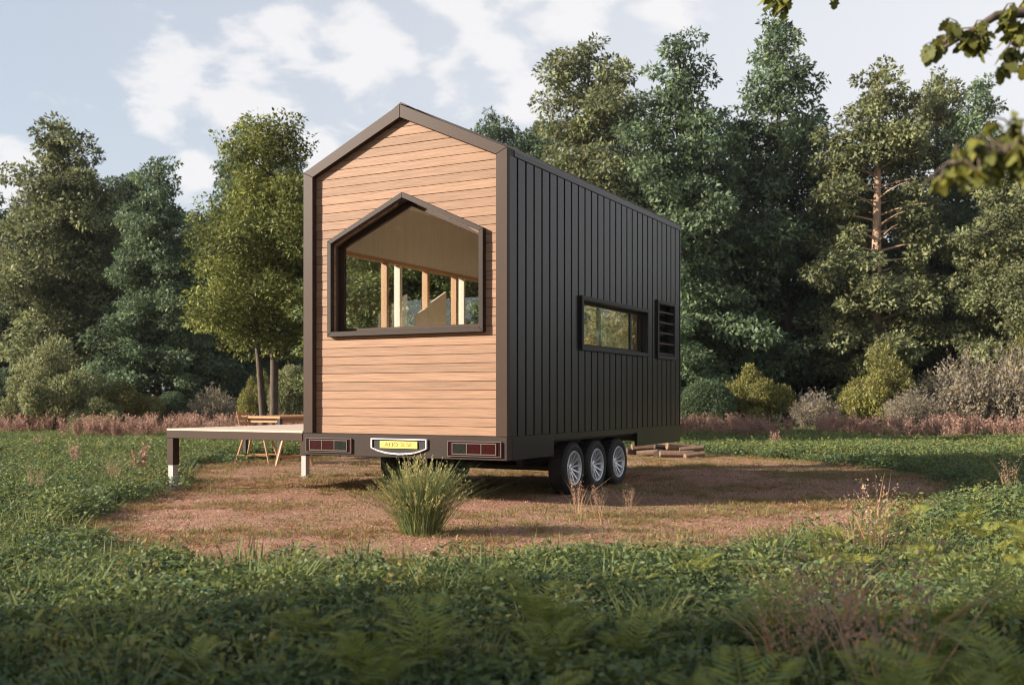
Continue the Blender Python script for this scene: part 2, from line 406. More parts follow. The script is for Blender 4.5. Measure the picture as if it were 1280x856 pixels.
# front window: deep dark frame, brown sash, glass
def pent(x, z0, ze, zp, ox=WOX): return [(ox - x, z0), (ox + x, z0), (ox + x, ze), (ox, zp), (ox - x, ze)]
def ring(mb, a, b, y0, y1):
    n = len(a)
    for i in range(n):
        j = (i + 1) % n
        mb.prism([a[i], a[j], b[j], b[i]], y0, y1)
    return mb
P0, P1, P2 = pent(.955, 1.722, 2.742, 3.180), pent(.905, 1.775, 2.712, 3.122), pent(.855, 1.815, 2.682, 3.065)
fwin = ring(MB(), P0, P1, .006, .25).build('front_window', M['window_bronze'], house, bevel=.003)
fwin['label'] = 'five-sided front window in a deep bronze box frame'
ring(MB(), P1, P2, .175, .215).build('sash', M['bronze'], fwin, bevel=.002)
MB().prism(pent(.86, 1.81, 2.685, 3.07), .192, .200).build('pane', M['glass'], fwin)

# right side wall: backing with openings, standing-seam panels clipped round them
SWY0, SWY1, SWZ0, SWZ1 = 1.74, 3.80, 1.64, 2.18
LVY0, LVY1, LVZ0, LVZ1 = 4.23, 4.87, 1.63, 2.35
sw = MB()
XI = 1.20
for (ya, yb, za, zb) in [(.142, SWY0, ZB, 3.428), (SWY0, SWY1, ZB, SWZ0), (SWY0, SWY1, SWZ1, 3.428), (SWY1, LVY0, ZB, 3.428),
                         (LVY0, LVY1, ZB, LVZ0), (LVY0, LVY1, LVZ1, 3.428), (LVY1, LEN - .01, ZB, 3.428)]:
    sw.box(XI, 1.222, ya, yb, za, zb)
side = sw.build('side_wall', M['groove'], house)
PW = (LEN - .06) / 28
cache = {}
def panel(y, z0, z1):
    key = (round(z0, 3), round(z1, 3))
    if key not in cache:
        b = MB(); b.box(-.020, .008, .015, PW - .015, z0, z1)
        cache[key] = b.mesh('panel', M['charcoal'], bevel=.003)
    o = bpy.data.objects.new('panel', cache[key]); link(o, side); o.location = (1.243, y, 0)
for k in range(28):
    y = .03 + PW * k; ym = y + PW / 2
    zt = 3.430
    if SWY0 - .02 < ym < SWY1 + .02: panel(y, ZB, SWZ0); panel(y, SWZ1, zt)
    elif LVY0 - .02 < ym < LVY1 + .02: panel(y, ZB, LVZ0); panel(y, LVZ1, zt)
    else: panel(y, ZB, zt)
MB().box(1.19, 1.257, .1405, LEN, 3.4315, 3.496).build('eave_trim', M['charcoal'], house, bevel=.004)
MB().box(1.225, 1.256, LEN - .028, LEN + .004, ZB, 3.43).build('corner_trim', M['charcoal'], house, bevel=.003)

# long side window
def rectring(mb, y0, y1, z0, z1, w, xa, xb):
    mb.box(xa, xb, y0, y1, z0, z0 + w); mb.box(xa, xb, y0, y1, z1 - w, z1)
    mb.box(xa, xb, y0, y0 + w, z0 + w, z1 - w); mb.box(xa, xb, y1 - w, y1, z0 + w, z1 - w); return mb
swin = rectring(MB(), 1.70, 3.83, 1.605, 2.215, .045, 1.13, 1.290).build('side_window', M['black'], house, bevel=.003)
swin['label'] = 'long low side window in a black box frame'
rectring(MB(), 1.745, 3.785, 1.65, 2.17, .035, 1.165, 1.195).build('sash', M['bronze_dark'], swin, bevel=.002)
MB().box(1.165, 1.195, 3.40, 3.44, 1.685, 2.135).build('mullion', M['black'], swin, bevel=.002)
MB().box(1.178, 1.184, 1.77, 3.76, 1.675, 2.145).build('pane', M['glass'], swin)

lwin = rectring(MB(), 4.19, 4.905, 1.597, 2.377, .045, 1.14, 1.282).build('louvre_window', M['black'], house, bevel=.003)
lwin['label'] = 'small upright louvre window with five glass slats'
for k in range(5):
    z = 1.665 + k * .140
    b = MB(); b.prism([(1.178, z + .10), (1.188, z + .105), (1.262, z + .018), (1.254, z + .010)], 4.245, 4.85, 'y')
    b.build('louvre', M['glass'], lwin)
    MB().box(1.246, 1.268, 4.236, 4.859, z - .012, z + .010).build('rail', M['bronze'], lwin, bevel=.002)
MB().box(1.10, 1.135, 4.16, 4.93, 1.58, 2.39).build('blind', M['bronze_dark'], lwin)

# roof slabs with ribs
for s in (-1, 1):
    b = MB(); nx_, nz_ = (ZP - ZE), W; l = math.hypot(nx_, nz_); nx_, nz_ = nx_ / l * s, nz_ / l
    th = .09
    b.prism([(s * 1.0 * W, ZE), (0, ZP), (0, ZP - th), (s * (W - .0), ZE - .0685)] if s > 0 else [(0, ZP), (-W, ZE), (-W, ZE - .0685), (0, ZP - th)], .1405, LEN)
    rf = b.build('roof', M['charcoal'], house)
    rib = MB(); rib.prism([(s * (W - .02), ZE + .0128), (s * .02, ZP - .0054), (s * .02, ZP + .018), (s * (W - .02), ZE + .036)], -.012, .012)
    rme = rib.mesh('rib', M['charcoal'])
    for k in range(14):
        o = bpy.data.objects.new('rib', rme); link(o, rf); o.location = (0, .3 + k * .36, 0)
MB().prism([(-.09, ZP - .03), (0, ZP + .025), (.09, ZP - .03), (0, ZP + .006)], .02, LEN).build('ridge_cap', M['bronze'], house)

# left wall with tall glazed doors onto the deck
lw = MB(); D0, D1, DZ0, DZ1 = .38, 4.4, .76, 2.74
for (ya, yb, za, zb) in [(.142, D0, ZB, 3.43), (D0, D1, ZB, DZ0), (D0, D1, DZ1, 3.43), (D1, LEN - .01, ZB, 3.43)]:
    lw.box(-1.245, -1.20, ya, yb, za, zb)
lwall = lw.build('deck_wall', M['charcoal'], house)
li = MB()
for (ya, yb, za, zb) in [(.21, D0, ZB + .06, 3.42), (D0, D1, DZ1, 3.42), (D1, LEN - .06, ZB + .06, 3.42)]:
    li.box(-1.198, -1.175, ya, yb, za, zb)
li.build('wall_lining', M['tan'], house)
gd = rectring(MB(), D0, D1, DZ0, DZ1, .045, -1.25, -1.17).build('glazed_door', M['amber'], house, bevel=.003)
gd['label'] = 'glazed timber doors onto the deck'
for (y, w, mt) in [(1.47, .045, 'amber'), (1.755, .055, 'tan'), (2.38, .05, 'amber'), (3.09, .045, 'amber'), (3.29, .04, 'tan'), (3.9, .05, 'amber')]:
    MB().box(-1.248, -1.165, y - w / 2, y + w / 2, DZ0 + .045, DZ1 - .045).build('mullion', M[mt], gd, bevel=.002)
MB().box(-1.214, -1.208, D0 + .045, D1 - .045, DZ0 + .045, DZ1 - .045).build('pane', M['glass'], gd)

# back wall with a glazed door
bw = MB()
for (xa, xb, za, zb) in [(-1.20, -.95, ZB, 3.43), (.98, 1.20, ZB, 3.43), (-.95, .98, 2.72, 3.43), (-.95, .98, ZB, .76)]:
    bw.box(xa, xb, LEN - .055, LEN - .012, za, zb)
bw.prism([(-1.2, 3.43), (1.2, 3.43), (0, 3.985)], LEN - .055, LEN - .012)
bw.build('back_wall', M['charcoal'], house)
bd = MB(); y0, y1 = LEN - .06, LEN + .005
bd.box(-.95, -.90, y0, y1, .76, 2.72); bd.box(.93, .98, y0, y1, .76, 2.72); bd.box(-.90, .93, y0, y1, .76, .83); bd.box(-.90, .93, y0, y1, 2.65, 2.72); bd.box(-.01, .04, y0, y1, .83, 2.65)
bdo = bd.build('back_door', M['black'], house, bevel=.003)
MB().box(-.90, .93, LEN - .032, LEN - .026, .83, 2.65).build('pane', M['glass'], bdo)

# interior: floor, right lining, sloped ceiling, stair
MB().box(-1.19, 1.19, .11, LEN - .07, .70, .745).build('floor', M['pale_wood'], house)
rl = MB()
for (ya, yb, za, zb) in [(.21, SWY0 - .05, .746, 3.42), (SWY0 - .05, SWY1 + .05, .746, SWZ0 - .05), (SWY0 - .05, SWY1 + .05, SWZ1 + .05, 3.42), (SWY1 + .05, 4.1, .746, 3.42), (4.1, LEN - .07, .746, 3.42)]:
    rl.box(1.105, 1.125, ya, yb, za, zb)
rl.build('wall_lining', M['tan'], house)
for s in (-1, 1):
    MB().prism([(s * 1.19, 3.425), (0, 3.965), (0, 3.945), (s * 1.19, 3.405)], .11, LEN - .07).build('ceiling', M['tan'], house)
st = MB()
st.prism([(1.684, .746), (1.955, .746), (1.955, 2.19), (1.684, 2.08)], -.93, -.90, 'x')
st.prism([(1.99, .746), (2.387, .746), (2.387, 2.42), (1.99, 2.235)], -.93, -.90, 'x')
st.prism([(1.684, .746), (2.387, .746), (2.387, 1.3), (1.684, 1.0)], -1.13, -.94, 'x')
st.build('stair', M['pale_wood'], house, bevel=.003)

# chassis, bumper and skirts
MB().box(-W, W, -.004, .10, SK0, ZB - .001).build('bumper', M['bronze_dark'], house, bevel=.004)
sk = MB(); A0, A1, AZ = 1.04, 3.49, .632
sk.prism([(.102, SK0), (A0, SK0), (A0, AZ), (A1, AZ), (A1, SK0), (LEN, SK0), (LEN, ZB - .001), (.102, ZB - .001)], 1.215, 1.252, 'x')
sk.build('side_skirt', M['charcoal'], house)
sk = MB()
sk.prism([(.102, SK0), (A0, SK0), (A0, AZ), (A1, AZ), (A1, SK0), (LEN, SK0), (LEN, ZB - .001), (.102, ZB - .001)], -1.252, -1.215, 'x')
sk.build('side_skirt', M['charcoal'], house)
MB().box(-1.214, 1.214, LEN - .04, LEN - .002, SK0, ZB - .001).build('rear_skirt', M['charcoal'], house)
ch = MB()
ch.box(-1.21, 1.21, .102, LEN - .05, .645, .694)
for x in (-.72, .72): ch.box(x - .04, x + .04, .102, LEN - .05, .50, .644)
for y in (.5, 1.2, 3.6, 4.4): ch.box(-.68, .68, y - .03, y + .03, .54, .643)
ch.build('chassis', M['black'], house)
tb = MB(); tb.tube([(-.6, LEN - .05, .52), (0, LEN + 1.1, .50)], .045, 6); tb.tube([(.6, LEN - .05, .52), (0, LEN + 1.1, .50)], .045, 6)
tb.box(-.06, .06, LEN + 1.05, LEN + 1.3, .46, .56)
tb.build('tow_bar', M['black'], house)
ax = MB()
for y in (1.658, 2.300, 2.968): ax.tube([(-1.0, y, .293), (1.0, y, .293)], .04, 8)
for y in (1.3, 1.98, 2.63, 3.3):
    for x in (-.72, .72): ax.box(x - .03, x + .03, y - .05, y + .05, .36, .5)
for x in (-.72, .72): ax.box(x - .028, x + .028, 1.3, 3.3, .33, .36)
ax.build('axle', M['black'], house)
# wheels
WR = .294
def make_wheel(parent):
    w = empty('wheel', (0, 0, 0), 0, parent)
    prof = [(-.100, .19), (-.105, .235), (-.098, .268), (-.075, .288), (-.045, .294), (.045, .294), (.075, .288), (.098, .268), (.105, .235), (.098, .195), (.085, .186), (-.085, .186)]
    t = MB(); t.lathe_x(prof, 40, closed=True)
    for k in range(40):
        a = 2 * math.pi * k / 40
        c, s_ = math.cos(a), math.sin(a); tx, tz = -s_ * .010, c * .010
        for (xa, xb) in ((-.07, -.03), (-.018, .018), (.03, .07)):
            v = [(x, r * c + q * tx, r * s_ + q * tz) for x in (xa, xb) for r in (.285, .298) for q in (-1, 1)]
            t.add(v, [(0, 1, 3, 2), (4, 6, 7, 5), (0, 4, 5, 1), (2, 3, 7, 6), (0, 2, 6, 4), (1, 5, 7, 3)])
    t.build('tyre', M['rubber'], w, smooth=False)
    r = MB(); r.lathe_x([(.092, .194), (.101, .186), (.098, .172), (.07, .165), (-.08, .165), (-.08, .185), (.08, .187)], 36, closed=True)
    r.lathe_x([(.05, .001), (.058, .03), (.052, .045), (.02, .05), (.02, .001)], 20)
    for k in range(12):
        a = 2 * math.pi * k / 12; c, s_ = math.cos(a), math.sin(a); px_, pz_ = -s_, c
        v = []
        for rr, hw, x0, x1 in ((.04, .011, .02, .05), (.168, .008, .055, .085)):
            for q in (-1, 1):
                for x in (x0, x1): v.append((x, rr * c + q * hw * px_, rr * s_ + q * hw * pz_))
        r.add(v, [(0, 1, 3, 2), (4, 6, 7, 5), (0, 4, 5, 1), (2, 3, 7, 6), (0, 2, 6, 4), (1, 5, 7, 3)])
    r.build('rim', M['alloy'], w)
    d = MB(); d.lathe_x([(-.01, .001), (-.01, .164), (.0, .164), (.0, .001)], 28); d.build('brake_disc', M['black'], w)
    return w
w0 = None
for s in (1, -1):
    for y in (1.658, 2.300, 2.968):
        if w0 is None: w0 = make_wheel(house); o = w0
        else: o = copy_tree(w0, house)
        o.location = (s * 1.115, y, WR); o.rotation_euler = (y * 2.3, 0, 0 if s > 0 else math.pi)
# wheel well liner and fender lips
for s in (-1, 1):
    wl_ = MB(); wl_.box(min(s * .95, s * 1.213), max(s * .95, s * 1.213), A0 + .02, A1 - .02, .610, .644)
    wl_.build('wheel_well', M['black'], house)
# rear lights
def tail(x0, x1, order):
    z0, z1 = .500, .640
    b = MB(); yf = -.030
    b.box(x0, x1, yf + .012, -.0045, z0, z1)
    tl = b.build('tail_light', M['lens_red'], house, bevel=.003)
    rg = MB(); wv = .009; ia, ib = x0 + .045, x1 - .045
    rg.box(ia, ib, yf, yf + .0118, z0 + .012, z0 + .012 + wv); rg.box(ia, ib, yf, yf + .0118, z1 - .012 - wv, z1 - .012)
    cw = (ib - ia - wv) / 3
    for k in range(4): rg.box(ia + k * cw, ia + k * cw + wv, yf, yf + .0118, z0 + .0215, z1 - .0215)
    rg.build('lens_frame', M['lens_trim'], tl, bevel=.001)
    eg = MB(); 
    eg.box(x0 - .006, x0, yf + .004, -.0046, z0 - .006, z1 + .006); eg.box(x1, x1 + .006, yf + .004, -.0046, z0 - .006, z1 + .006)
    eg.box(x0, x1, yf + .004, -.0046, z0 - .006, z0 - .0005); eg.box(x0, x1, yf + .004, -.0046, z1 + .0005, z1 + .006)
    eg.build('bezel', M['lens_trim'], tl)
    for k in range(3):
        xa = ia + k * cw + wv
        MB().box(xa + .001, xa + cw - wv - .001, yf + .004, yf + .0115, z0 + .0225, z1 - .0225).build('lens', M['lens_clear' if k == order else 'lens_red'], tl, bevel=.002)
tail(-1.19, -.60, 2); tail(.595, 1.188, 0)
# number plate in a white shield outline
ol = [(-.344, .656), (.340, .656), (.340, .556), (.255, .524), (.15, .500), (.0, .490), (-.15, .500), (-.26, .524), (-.344, .556)]
ce = (0, .585)
il = [(p[0] * .962, ce[1] + (p[1] - ce[1]) * .83) for p in ol]
ph = MB()
for i in range(len(ol)):
    j = (i + 1) % len(ol); ph.prism([ol[i], ol[j], il[j], il[i]], -.026, -.0045)
pho = ph.build('plate_surround', M['galv'], house)
pho['label'] = 'white shield-shaped outline round the yellow number plate'
MB().prism(il, -.010, -.0047).build('recess', M['black'], pho)
npl = MB().box(-.232, .228, -.022, -.0102, .556, .630).build('number_plate', M['plate'], pho, bevel=.002)
tx = bpy.data.curves.new('plate_lettering', 'FONT'); tx.body = 'AHO 3LSE'; tx.size = .066; tx.align_x = 'CENTER'; tx.align_y = 'CENTER'; tx.extrude = .0008
to = bpy.data.objects.new('plate_lettering', tx); COL.objects.link(to)
bpy.context.view_layer.update()
tm = bpy.data.meshes.new_from_object(to.evaluated_get(bpy.context.evaluated_depsgraph_get()))
bpy.data.objects.remove(to); tm.materials.clear(); tm.materials.append(M['ink'])
lt = bpy.data.objects.new('lettering', tm); link(lt, pho); lt.rotation_euler = (R(90), 0, 0); lt.location = (-.002, -.0232, .593); lt.scale = (1.15, .86, 1)

# ------------------------------------------------------------------ fold-down deck
deck = empty('deck', HO, HA)
tag(deck, 'fold-down timber deck on square legs along the left side of the tiny house', 'deck')
DX0, DX1, DL = -1.262 - 2.02, -1.262, 2.50
fm = MB()
fm.box(DX0, DX1, 0, .05, .605, .692); fm.box(DX0, DX1, DL - .05, DL, .605, .692)
fm.box(DX0, DX0 + .06, .05, DL - .05, .605, .692); fm.box(DX1 - .05, DX1, .05, DL - .05, .605, .692)
fm.box(DX0 + .95, DX0 + 1.01, .05, DL - .05, .61, .690)
fm.build('frame', M['bronze'], deck, bevel=.003)
pk = MB(); npk = 17; pw = (DL) / npk
pk.box(DX0, DX1, .003, pw - .003, .693, .715); pme = pk.mesh('plank', M['deckwood'], bevel=.002)
for k in range(npk):
    o = bpy.data.objects.new('plank', pme); link(o, deck); o.location = (0, k * pw, 0)
lgm = MB().box(-.05, .05, -.05, .05, .29, .6045).mesh('leg', M['bronze'], bevel=.004)
ft = MB(); ft.box(-.04, .04, -.04, .04, .012, .289); ft.box(-.075, .075, -.075, .075, -.012, .0115)
ftm = ft.mesh('foot', M['white'], bevel=.003)
for (x, y) in ((DX0 + .05, .055), (DX0 + .17, DL - .18)):
    o = bpy.data.objects.new('leg', lgm); link(o, deck); o.location = (x, y, 0)
    f = bpy.data.objects.new('foot', ftm); link(f, o)

# ------------------------------------------------------------------ table and chairs behind the deck
TX, TY = at(350, 17.4), 17.4
tab = empty('table', (TX, TY, 0), HA); tag(tab, 'wooden dining table with dark square legs standing behind the deck', 'table')
tl_, tw_ = .84, 1.7
MB().box(-tl_, 0, 0, tw_, .725, .765).build('table_top', M['amber'], tab, bevel=.004)
MB().box(-tl_ + .06, -.06, .06, tw_ - .06, .655, .724).build('apron', M['amber'], tab)
for (x, y) in ((-.04, .04), (-tl_ + .04, .04), (-.04, tw_ - .04), (-tl_ + .04, tw_ - .04)):
    MB().box(x - .032, x + .032, y - .032, y + .032, 0, .7235).build('leg', M['black'], tab)
def make_chair(loc, rz, label, back=True):
    c = empty('chair', loc, rz); tag(c, label, 'chair', 'wooden chairs at the table')
    MB().box(-.22, .22, -.21, .21, .44, .475).build('seat', M['amber'], c, bevel=.006)
    for sx_ in (-1, 1):
        for sy_ in (-1, 1):
            MB().tube([(sx_ * .17, sy_ * .16, .44), (sx_ * .29, sy_ * .23, -.005)], [.021, .016], 8).build('leg', M['amber'], c)
    for sy_ in (-1, 1):
        MB().tube([(-.255, sy_ * .206, .14), (.255, sy_ * .206, .14)], .013, 6).build('stretcher', M['amber'], c)
    if back:
        MB().tube([(-.20, -.18, .47), (-.28, -.19, .86)], [.016, .013], 6).build('back_post', M['amber'], c)
        MB().tube([(-.20, .18, .47), (-.28, .19, .86)], [.016, .013], 6).build('back_post', M['amber'], c)
        for z in (.66, .74, .82):
            f = (z - .47) / .39
            MB().box(-.212 - .08 * f, -.192 - .08 * f, -.18, .18, z - .026, z + .026).build('back_slat', M['amber'], c, bevel=.003)
    return c
make_chair((at(322, 16.9), 16.9, 0), R(-8), 'wooden chair with a slatted back, left of the pair behind the deck')
make_chair((at(368, 16.5), 16.5, 0), R(14), 'low wooden stool nearest the house wall, seen below the deck', back=False)

# ------------------------------------------------------------------ firewood beyond the wheels
rng = random.Random(5)
logs = []
for k, (px, Yy, zz, ang, ln) in enumerate([(800, 19.3, 0.06, .3, .55), (813, 19.1, .06, -.2, .5), (806, 19.25, .17, .1, .5), (827, 18.9, .06, 1.1, .45), (838, 18.9, .055, .6, .55),
                                           (846, 18.6, .06, .05, .62), (857, 18.6, .06, -.15, .6), (851, 18.75, .17, .25, .55), (864, 18.7, .15, .1, .45), (834, 19.0, .16, .2, .5), (868, 18.45, .05, .4, .4), (822, 19.4, .16, -.3, .5)]):
    r = rng.uniform(.055, .08); pr = []
    a0 = rng.uniform(0, 6)
    for i in range(7):
        a = a0 + i / 7 * 2 * math.pi
        rr = r * rng.uniform(.82, 1.1)
        pr.append((rr * math.cos(a), max(-.055, rr * math.sin(a))))
    o = MB().prism(pr, -ln / 2, ln / 2, 'x').build('firewood_log', M['logwood'] if k % 3 else M['logbark'], None, bevel=.004)
    o.location = (at(px, Yy), Yy, zz); o.rotation_euler = (rng.uniform(-.1, .1), rng.uniform(-.12, .12), ang)
    tag(o, 'split firewood log heaped on the dirt past the trailer wheels', 'log', 'firewood heap by the trailer')

# ------------------------------------------------------------------ foliage
def quads_mesh(name, P, mat):
    """P: (n,4,3) quads"""
    n = len(P); me = bpy.data.meshes.new(name)
    me.vertices.add(4 * n); me.vertices.foreach_set('co', P.astype(np.float32).ravel())
    me.loops.add(4 * n); me.loops.foreach_set('vertex_index', np.arange(4 * n, dtype=np.int32))
    me.polygons.add(n); me.polygons.foreach_set('loop_start', np.arange(0, 4 * n, 4, dtype=np.int32))
    me.update(calc_edges=True); me.materials.append(mat); return me
def unit(v): return v / np.maximum(np.linalg.norm(v, axis=-1, keepdims=True), 1e-9)
def leaf_quads(c, d, nrm, ln, wd, fold=0.0):
    """rhombic leaves: base c, direction d, facing nrm"""
    d = unit(d); s = unit(np.cross(d, nrm)); n = np.cross(s, d)
    ln = np.asarray(ln)[:, None]; wd = np.asarray(wd)[:, None]
    mid = c + d * ln * .45 + n * ln * fold
    return np.stack([c, mid + s * wd * .5, c + d * ln, mid - s * wd * .5], 1)
def clump(rs, ctr, rad, n, ll, up=0.35, droop=0.0):
    """leaves filling an ellipsoid, denser to the outside"""
    v = unit(rs.normal(size=(n, 3))); r = rs.uniform(.35, 1.0, n) ** .6
    p = ctr + v * r[:, None] * rad
    d = unit(v * .9 + rs.normal(size=(n, 3)) * .8 + np.array((0, 0, -droop)))
    nn = unit(rs.normal(size=(n, 3)) * .55 + v * .65 + np.array((0, 0, up)))
    L = ll * rs.uniform(.6, 1.35, n)
    return leaf_quads(p, d, nn, L, L * rs.uniform(.35, .6, n), .08)

def tree_mesh(seed, h, prof, nbr, leaves, ll, crad, base=.12, rise=.35, skip=None, trunk_r=.2, lean=.3, twin=False, open_top=0.0, droop=.3, squash=.7, bark='bark'):
    rs = np.random.RandomState(seed); rn = random.Random(seed)
    tr = MB(); ph = rn.uniform(0, 6)
    def spine(f): return np.array((lean * math.sin(f * 2.5 + ph) * f, lean * math.cos(f * 2.1 + ph) * f, h * f * .985))
    fsn = np.linspace(0, 1, 14)
    tr.tube([spine(f) + np.array((0, 0, -.15 if f == 0 else 0)) for f in fsn], [trunk_r * (1 - f) ** .8 + .015 for f in fsn], 9)
    if twin:
        tr.tube([spine(f) * np.array((1, 1, .82)) + np.array((-.22 - .42 * f, .1, -.15 if f == 0 else 0)) for f in fsn], [trunk_r * .8 * (1 - f) ** .8 + .012 for f in fsn], 9)
    cen = []; wts = []
    for i in range(nbr):
        f = base + (1 - base) * ((i + rn.random()) / nbr)
        a = i * 2.39996 + rn.uniform(-.5, .5)
        L = prof(f) * rn.uniform(.55, 1.18)
        b = spine(f); rs_ = rise * (1 if f < .85 else 1.6)
        dirv = np.array((math.cos(a), math.sin(a), 0))
        pts = []
        for q in (0, .35, .7, 1.0): pts.append(b + dirv * L * q + np.array((0, 0, L * (rs_ * q - .22 * q * q))))
        tr.tube(pts, [max(.012, trunk_r * .36 * (1 - f) + .012), max(.01, trunk_r * .2 * (1 - f) + .01), .012, .006], 5, cap=False)
        nc = max(1, int(L / (crad * .62)))
        for q in range(nc):
            t = .28 + .76 * (q + rn.uniform(.2, 1)) / nc
            c = b + dirv * L * t + np.array((0, 0, L * (rs_ * t - .22 * t * t))) + rs.normal(size=3) * crad * .38
            if rn.random() < open_top * f: continue
            if skip and skip(c): continue
            s_ = crad * rn.uniform(.6, 1.25) * (.65 + .35 * min(1, L / (crad * 2)))
            cen.append((c, s_)); wts.append(s_ ** 2)
    for q in range(4):
        c = spine(1 - .025 * q) + rs.normal(size=3) * .12; cen.append((c, crad * .5)); wts.append(crad * crad * .3)
    wts = np.array(wts) / sum(wts); Q = []
    for (c, s_), w in zip(cen, wts):
        n = max(12, int(leaves * w))
        Q.append(clump(rs, c, np.array((s_, s_, s_ * squash)), n, ll, droop=droop))
    tme = tr.mesh('trunk', M[bark], smooth=True, recalc=False)
    cme = quads_mesh('crown', np.concatenate(Q), M['leaf'])
    return tme, cme, h
cone = lambda r, p=.8: (lambda f: r * (1 - f) ** p + .25)
def egg(r, lo=.3): return lambda f: r * max(.12, math.sin(math.pi * min(1, max(0, (f - .02) / .98)) ** lo * .97 + .05)) if f > .05 else r * .3
def column(r): return lambda f: r * (min(1, .45 + f * 1.5)) * max(.15, (1 - f ** 3.2))
TT = {
 'pineA': tree_mesh(11, 14, cone(3.6, .75), 92, 70000, .185, .66, base=.06, rise=.2, squash=.5),
 'pineB': tree_mesh(12, 15, cone(3.9, .62), 84, 70000, .19, .70, base=.08, rise=.4, squash=.55, open_top=.35, lean=.5),
 'round': tree_mesh(13, 12, column(2.6), 84, 66000, .17, .68, base=.10, rise=.45, squash=.6, lean=.5),
 'tuft': tree_mesh(14, 14, lambda f: (2.9 * (1 - f * .55) if f < .66 else (.85 if f < .76 else 2.0 * max(.2, 1 - (f - .8) ** 2 * 22))), 92, 60000, .175, .62, base=.05, rise=.4, squash=.6, open_top=.15),
 'bare': tree_mesh(15, 14, column(2.7), 92, 66000, .175, .66, base=.05, rise=.35, squash=.55, trunk_r=.27, lean=.12, bark='barkred',
                   skip=lambda c: c[1] < 1.2 and abs(c[0]) < 1.0 - .5 * min(1, max(0, c[1])) and 5.6 < c[2] < 10.4),
 'shade': tree_mesh(16, 8.4, lambda f: 2.25 * max(.35, math.sin(math.pi * min(.97, .25 + .72 * f))), 115, 64000, .105, .44, base=.27, rise=.55, trunk_r=.105, twin=True, lean=.12, droop=.2),
}
def place_tree(kind, px, top, Y, label, col, rz=0, width=1.0, X=None, H=None, name='conifer_tree', group='trees of the wood behind the clearing', rx=None):
    t, c, h = TT[kind]
    X = at(px, Y) if X is None else X
    H = hz(top, Y) if H is None else H
    s = H / h
    r = empty(name, (X, Y, -.03), rz); r.scale = (s * width, s * width, s)
    tag(r, label, 'tree', group)
    a = bpy.data.objects.new('trunk', t); link(a, r)
    b = bpy.data.objects.new('crown', c); link(b, r); b.color = (*col, 1)
    return r
GB, GO, GD = (.125, .180, .112), (.168, .190, .105), (.092, .132, .086)
TREES = [
 ('pineB', -8, 232, 46, 'dark tree cut off by the left edge of the photo', GD, 1.0, 1.0),
 ('round', 88, 160, 40, 'tall round-topped olive tree at the far left', GO, .4, 1.05),
 ('pineA', 196, 196, 38, 'broad blue-green conifer between the round-topped tree and the young tree', GB, 2.2, 1.05),
 ('round', 150, 215, 47, 'dim tree showing between the two big left trees', GD, 3.0, 1.1),
 ('pineB', 297, 155, 44, 'pointed conifer rising behind the young two-stemmed tree', GB, 4.1, .9),
 ('pineA', 365, 190, 43, 'conifer half hidden by the left gable edge', GB, 5.3, .95),
 ('round', 40, 250, 52, 'low dark tree behind the far left trees', GD, 1.7, 1.2),
 ('round', 250, 270, 50, 'low dark tree in the gap behind the young tree', GD, .9, 1.2),
 ('tuft', 612, 146, 50, 'sparse treetop just above the right slope of the gable', GD, .6, .8),
 ('round', 655, 158, 52, 'low treetop between the gable slope and the tufted tree', GD, 2.6, .9),
 ('tuft', 736, 52, 43, 'tall tree with a detached tufted top above the roof line', GO, 2.9, 1.0),
 ('pineA', 690, 150, 49, 'dark tree filling in behind the tufted tree', GD, 3.6, 1.2),
 ('pineA', 850, 44, 41, 'big pointed conifer directly behind the rear corner of the house', GB, 1.2, 1.0),
 ('pineB', 793, 118, 47, 'dim conifer between the tufted tree and the big pointed one', GD, 5.0, 1.0),
 ('pineB', 984, 26, 44, 'tallest open-crowned conifer right of the house', GB, 0.2, 1.0),
 ('pineA', 920, 150, 48, 'dark conifer in the gap between the two tallest trees', GD, 4.4, 1.1),
 ('bare', 1095, 82, 40, 'olive tree with a bare reddish trunk showing halfway up', GO, 0.0, 1.05),
 ('round', 1040, 190, 46, 'shaded tree left of the bare-trunked tree', GD, 2.0, 1.2),
 ('tuft', 1165, 98, 47, 'tree with a small round tuft right of the bare-trunked tree', GO, .8, .9),
 ('pineB', 1215, 105, 44, 'pale green conifer rising behind the hanging branch', GB, 3.3, .95),
 ('round', 1262, 190, 38, 'brownish olive tree near the right edge of the photo', GO, 1.4, 1.1),
 ('pineA', 1330, 150, 41, 'tall conifer cut off by the right edge of the photo', GB, .5, 1.1),
 ('pineA', 1140, 240, 52, 'low dark conifer behind the bare-trunked tree', GD, 2.7, 1.2),
 ('round', 560, 260, 48, 'tree hidden behind the house front, seen through its windows', GO, 1.1, 1.2),
 ('pineA', 470, 250, 46, 'conifer hidden behind the house, seen through the front window', GB, 1.9, 1.1),
]
for (k, px, top, Y, lab, col, rz, wd) in TREES: place_tree(k, px, top, Y, lab, col, rz, wd)
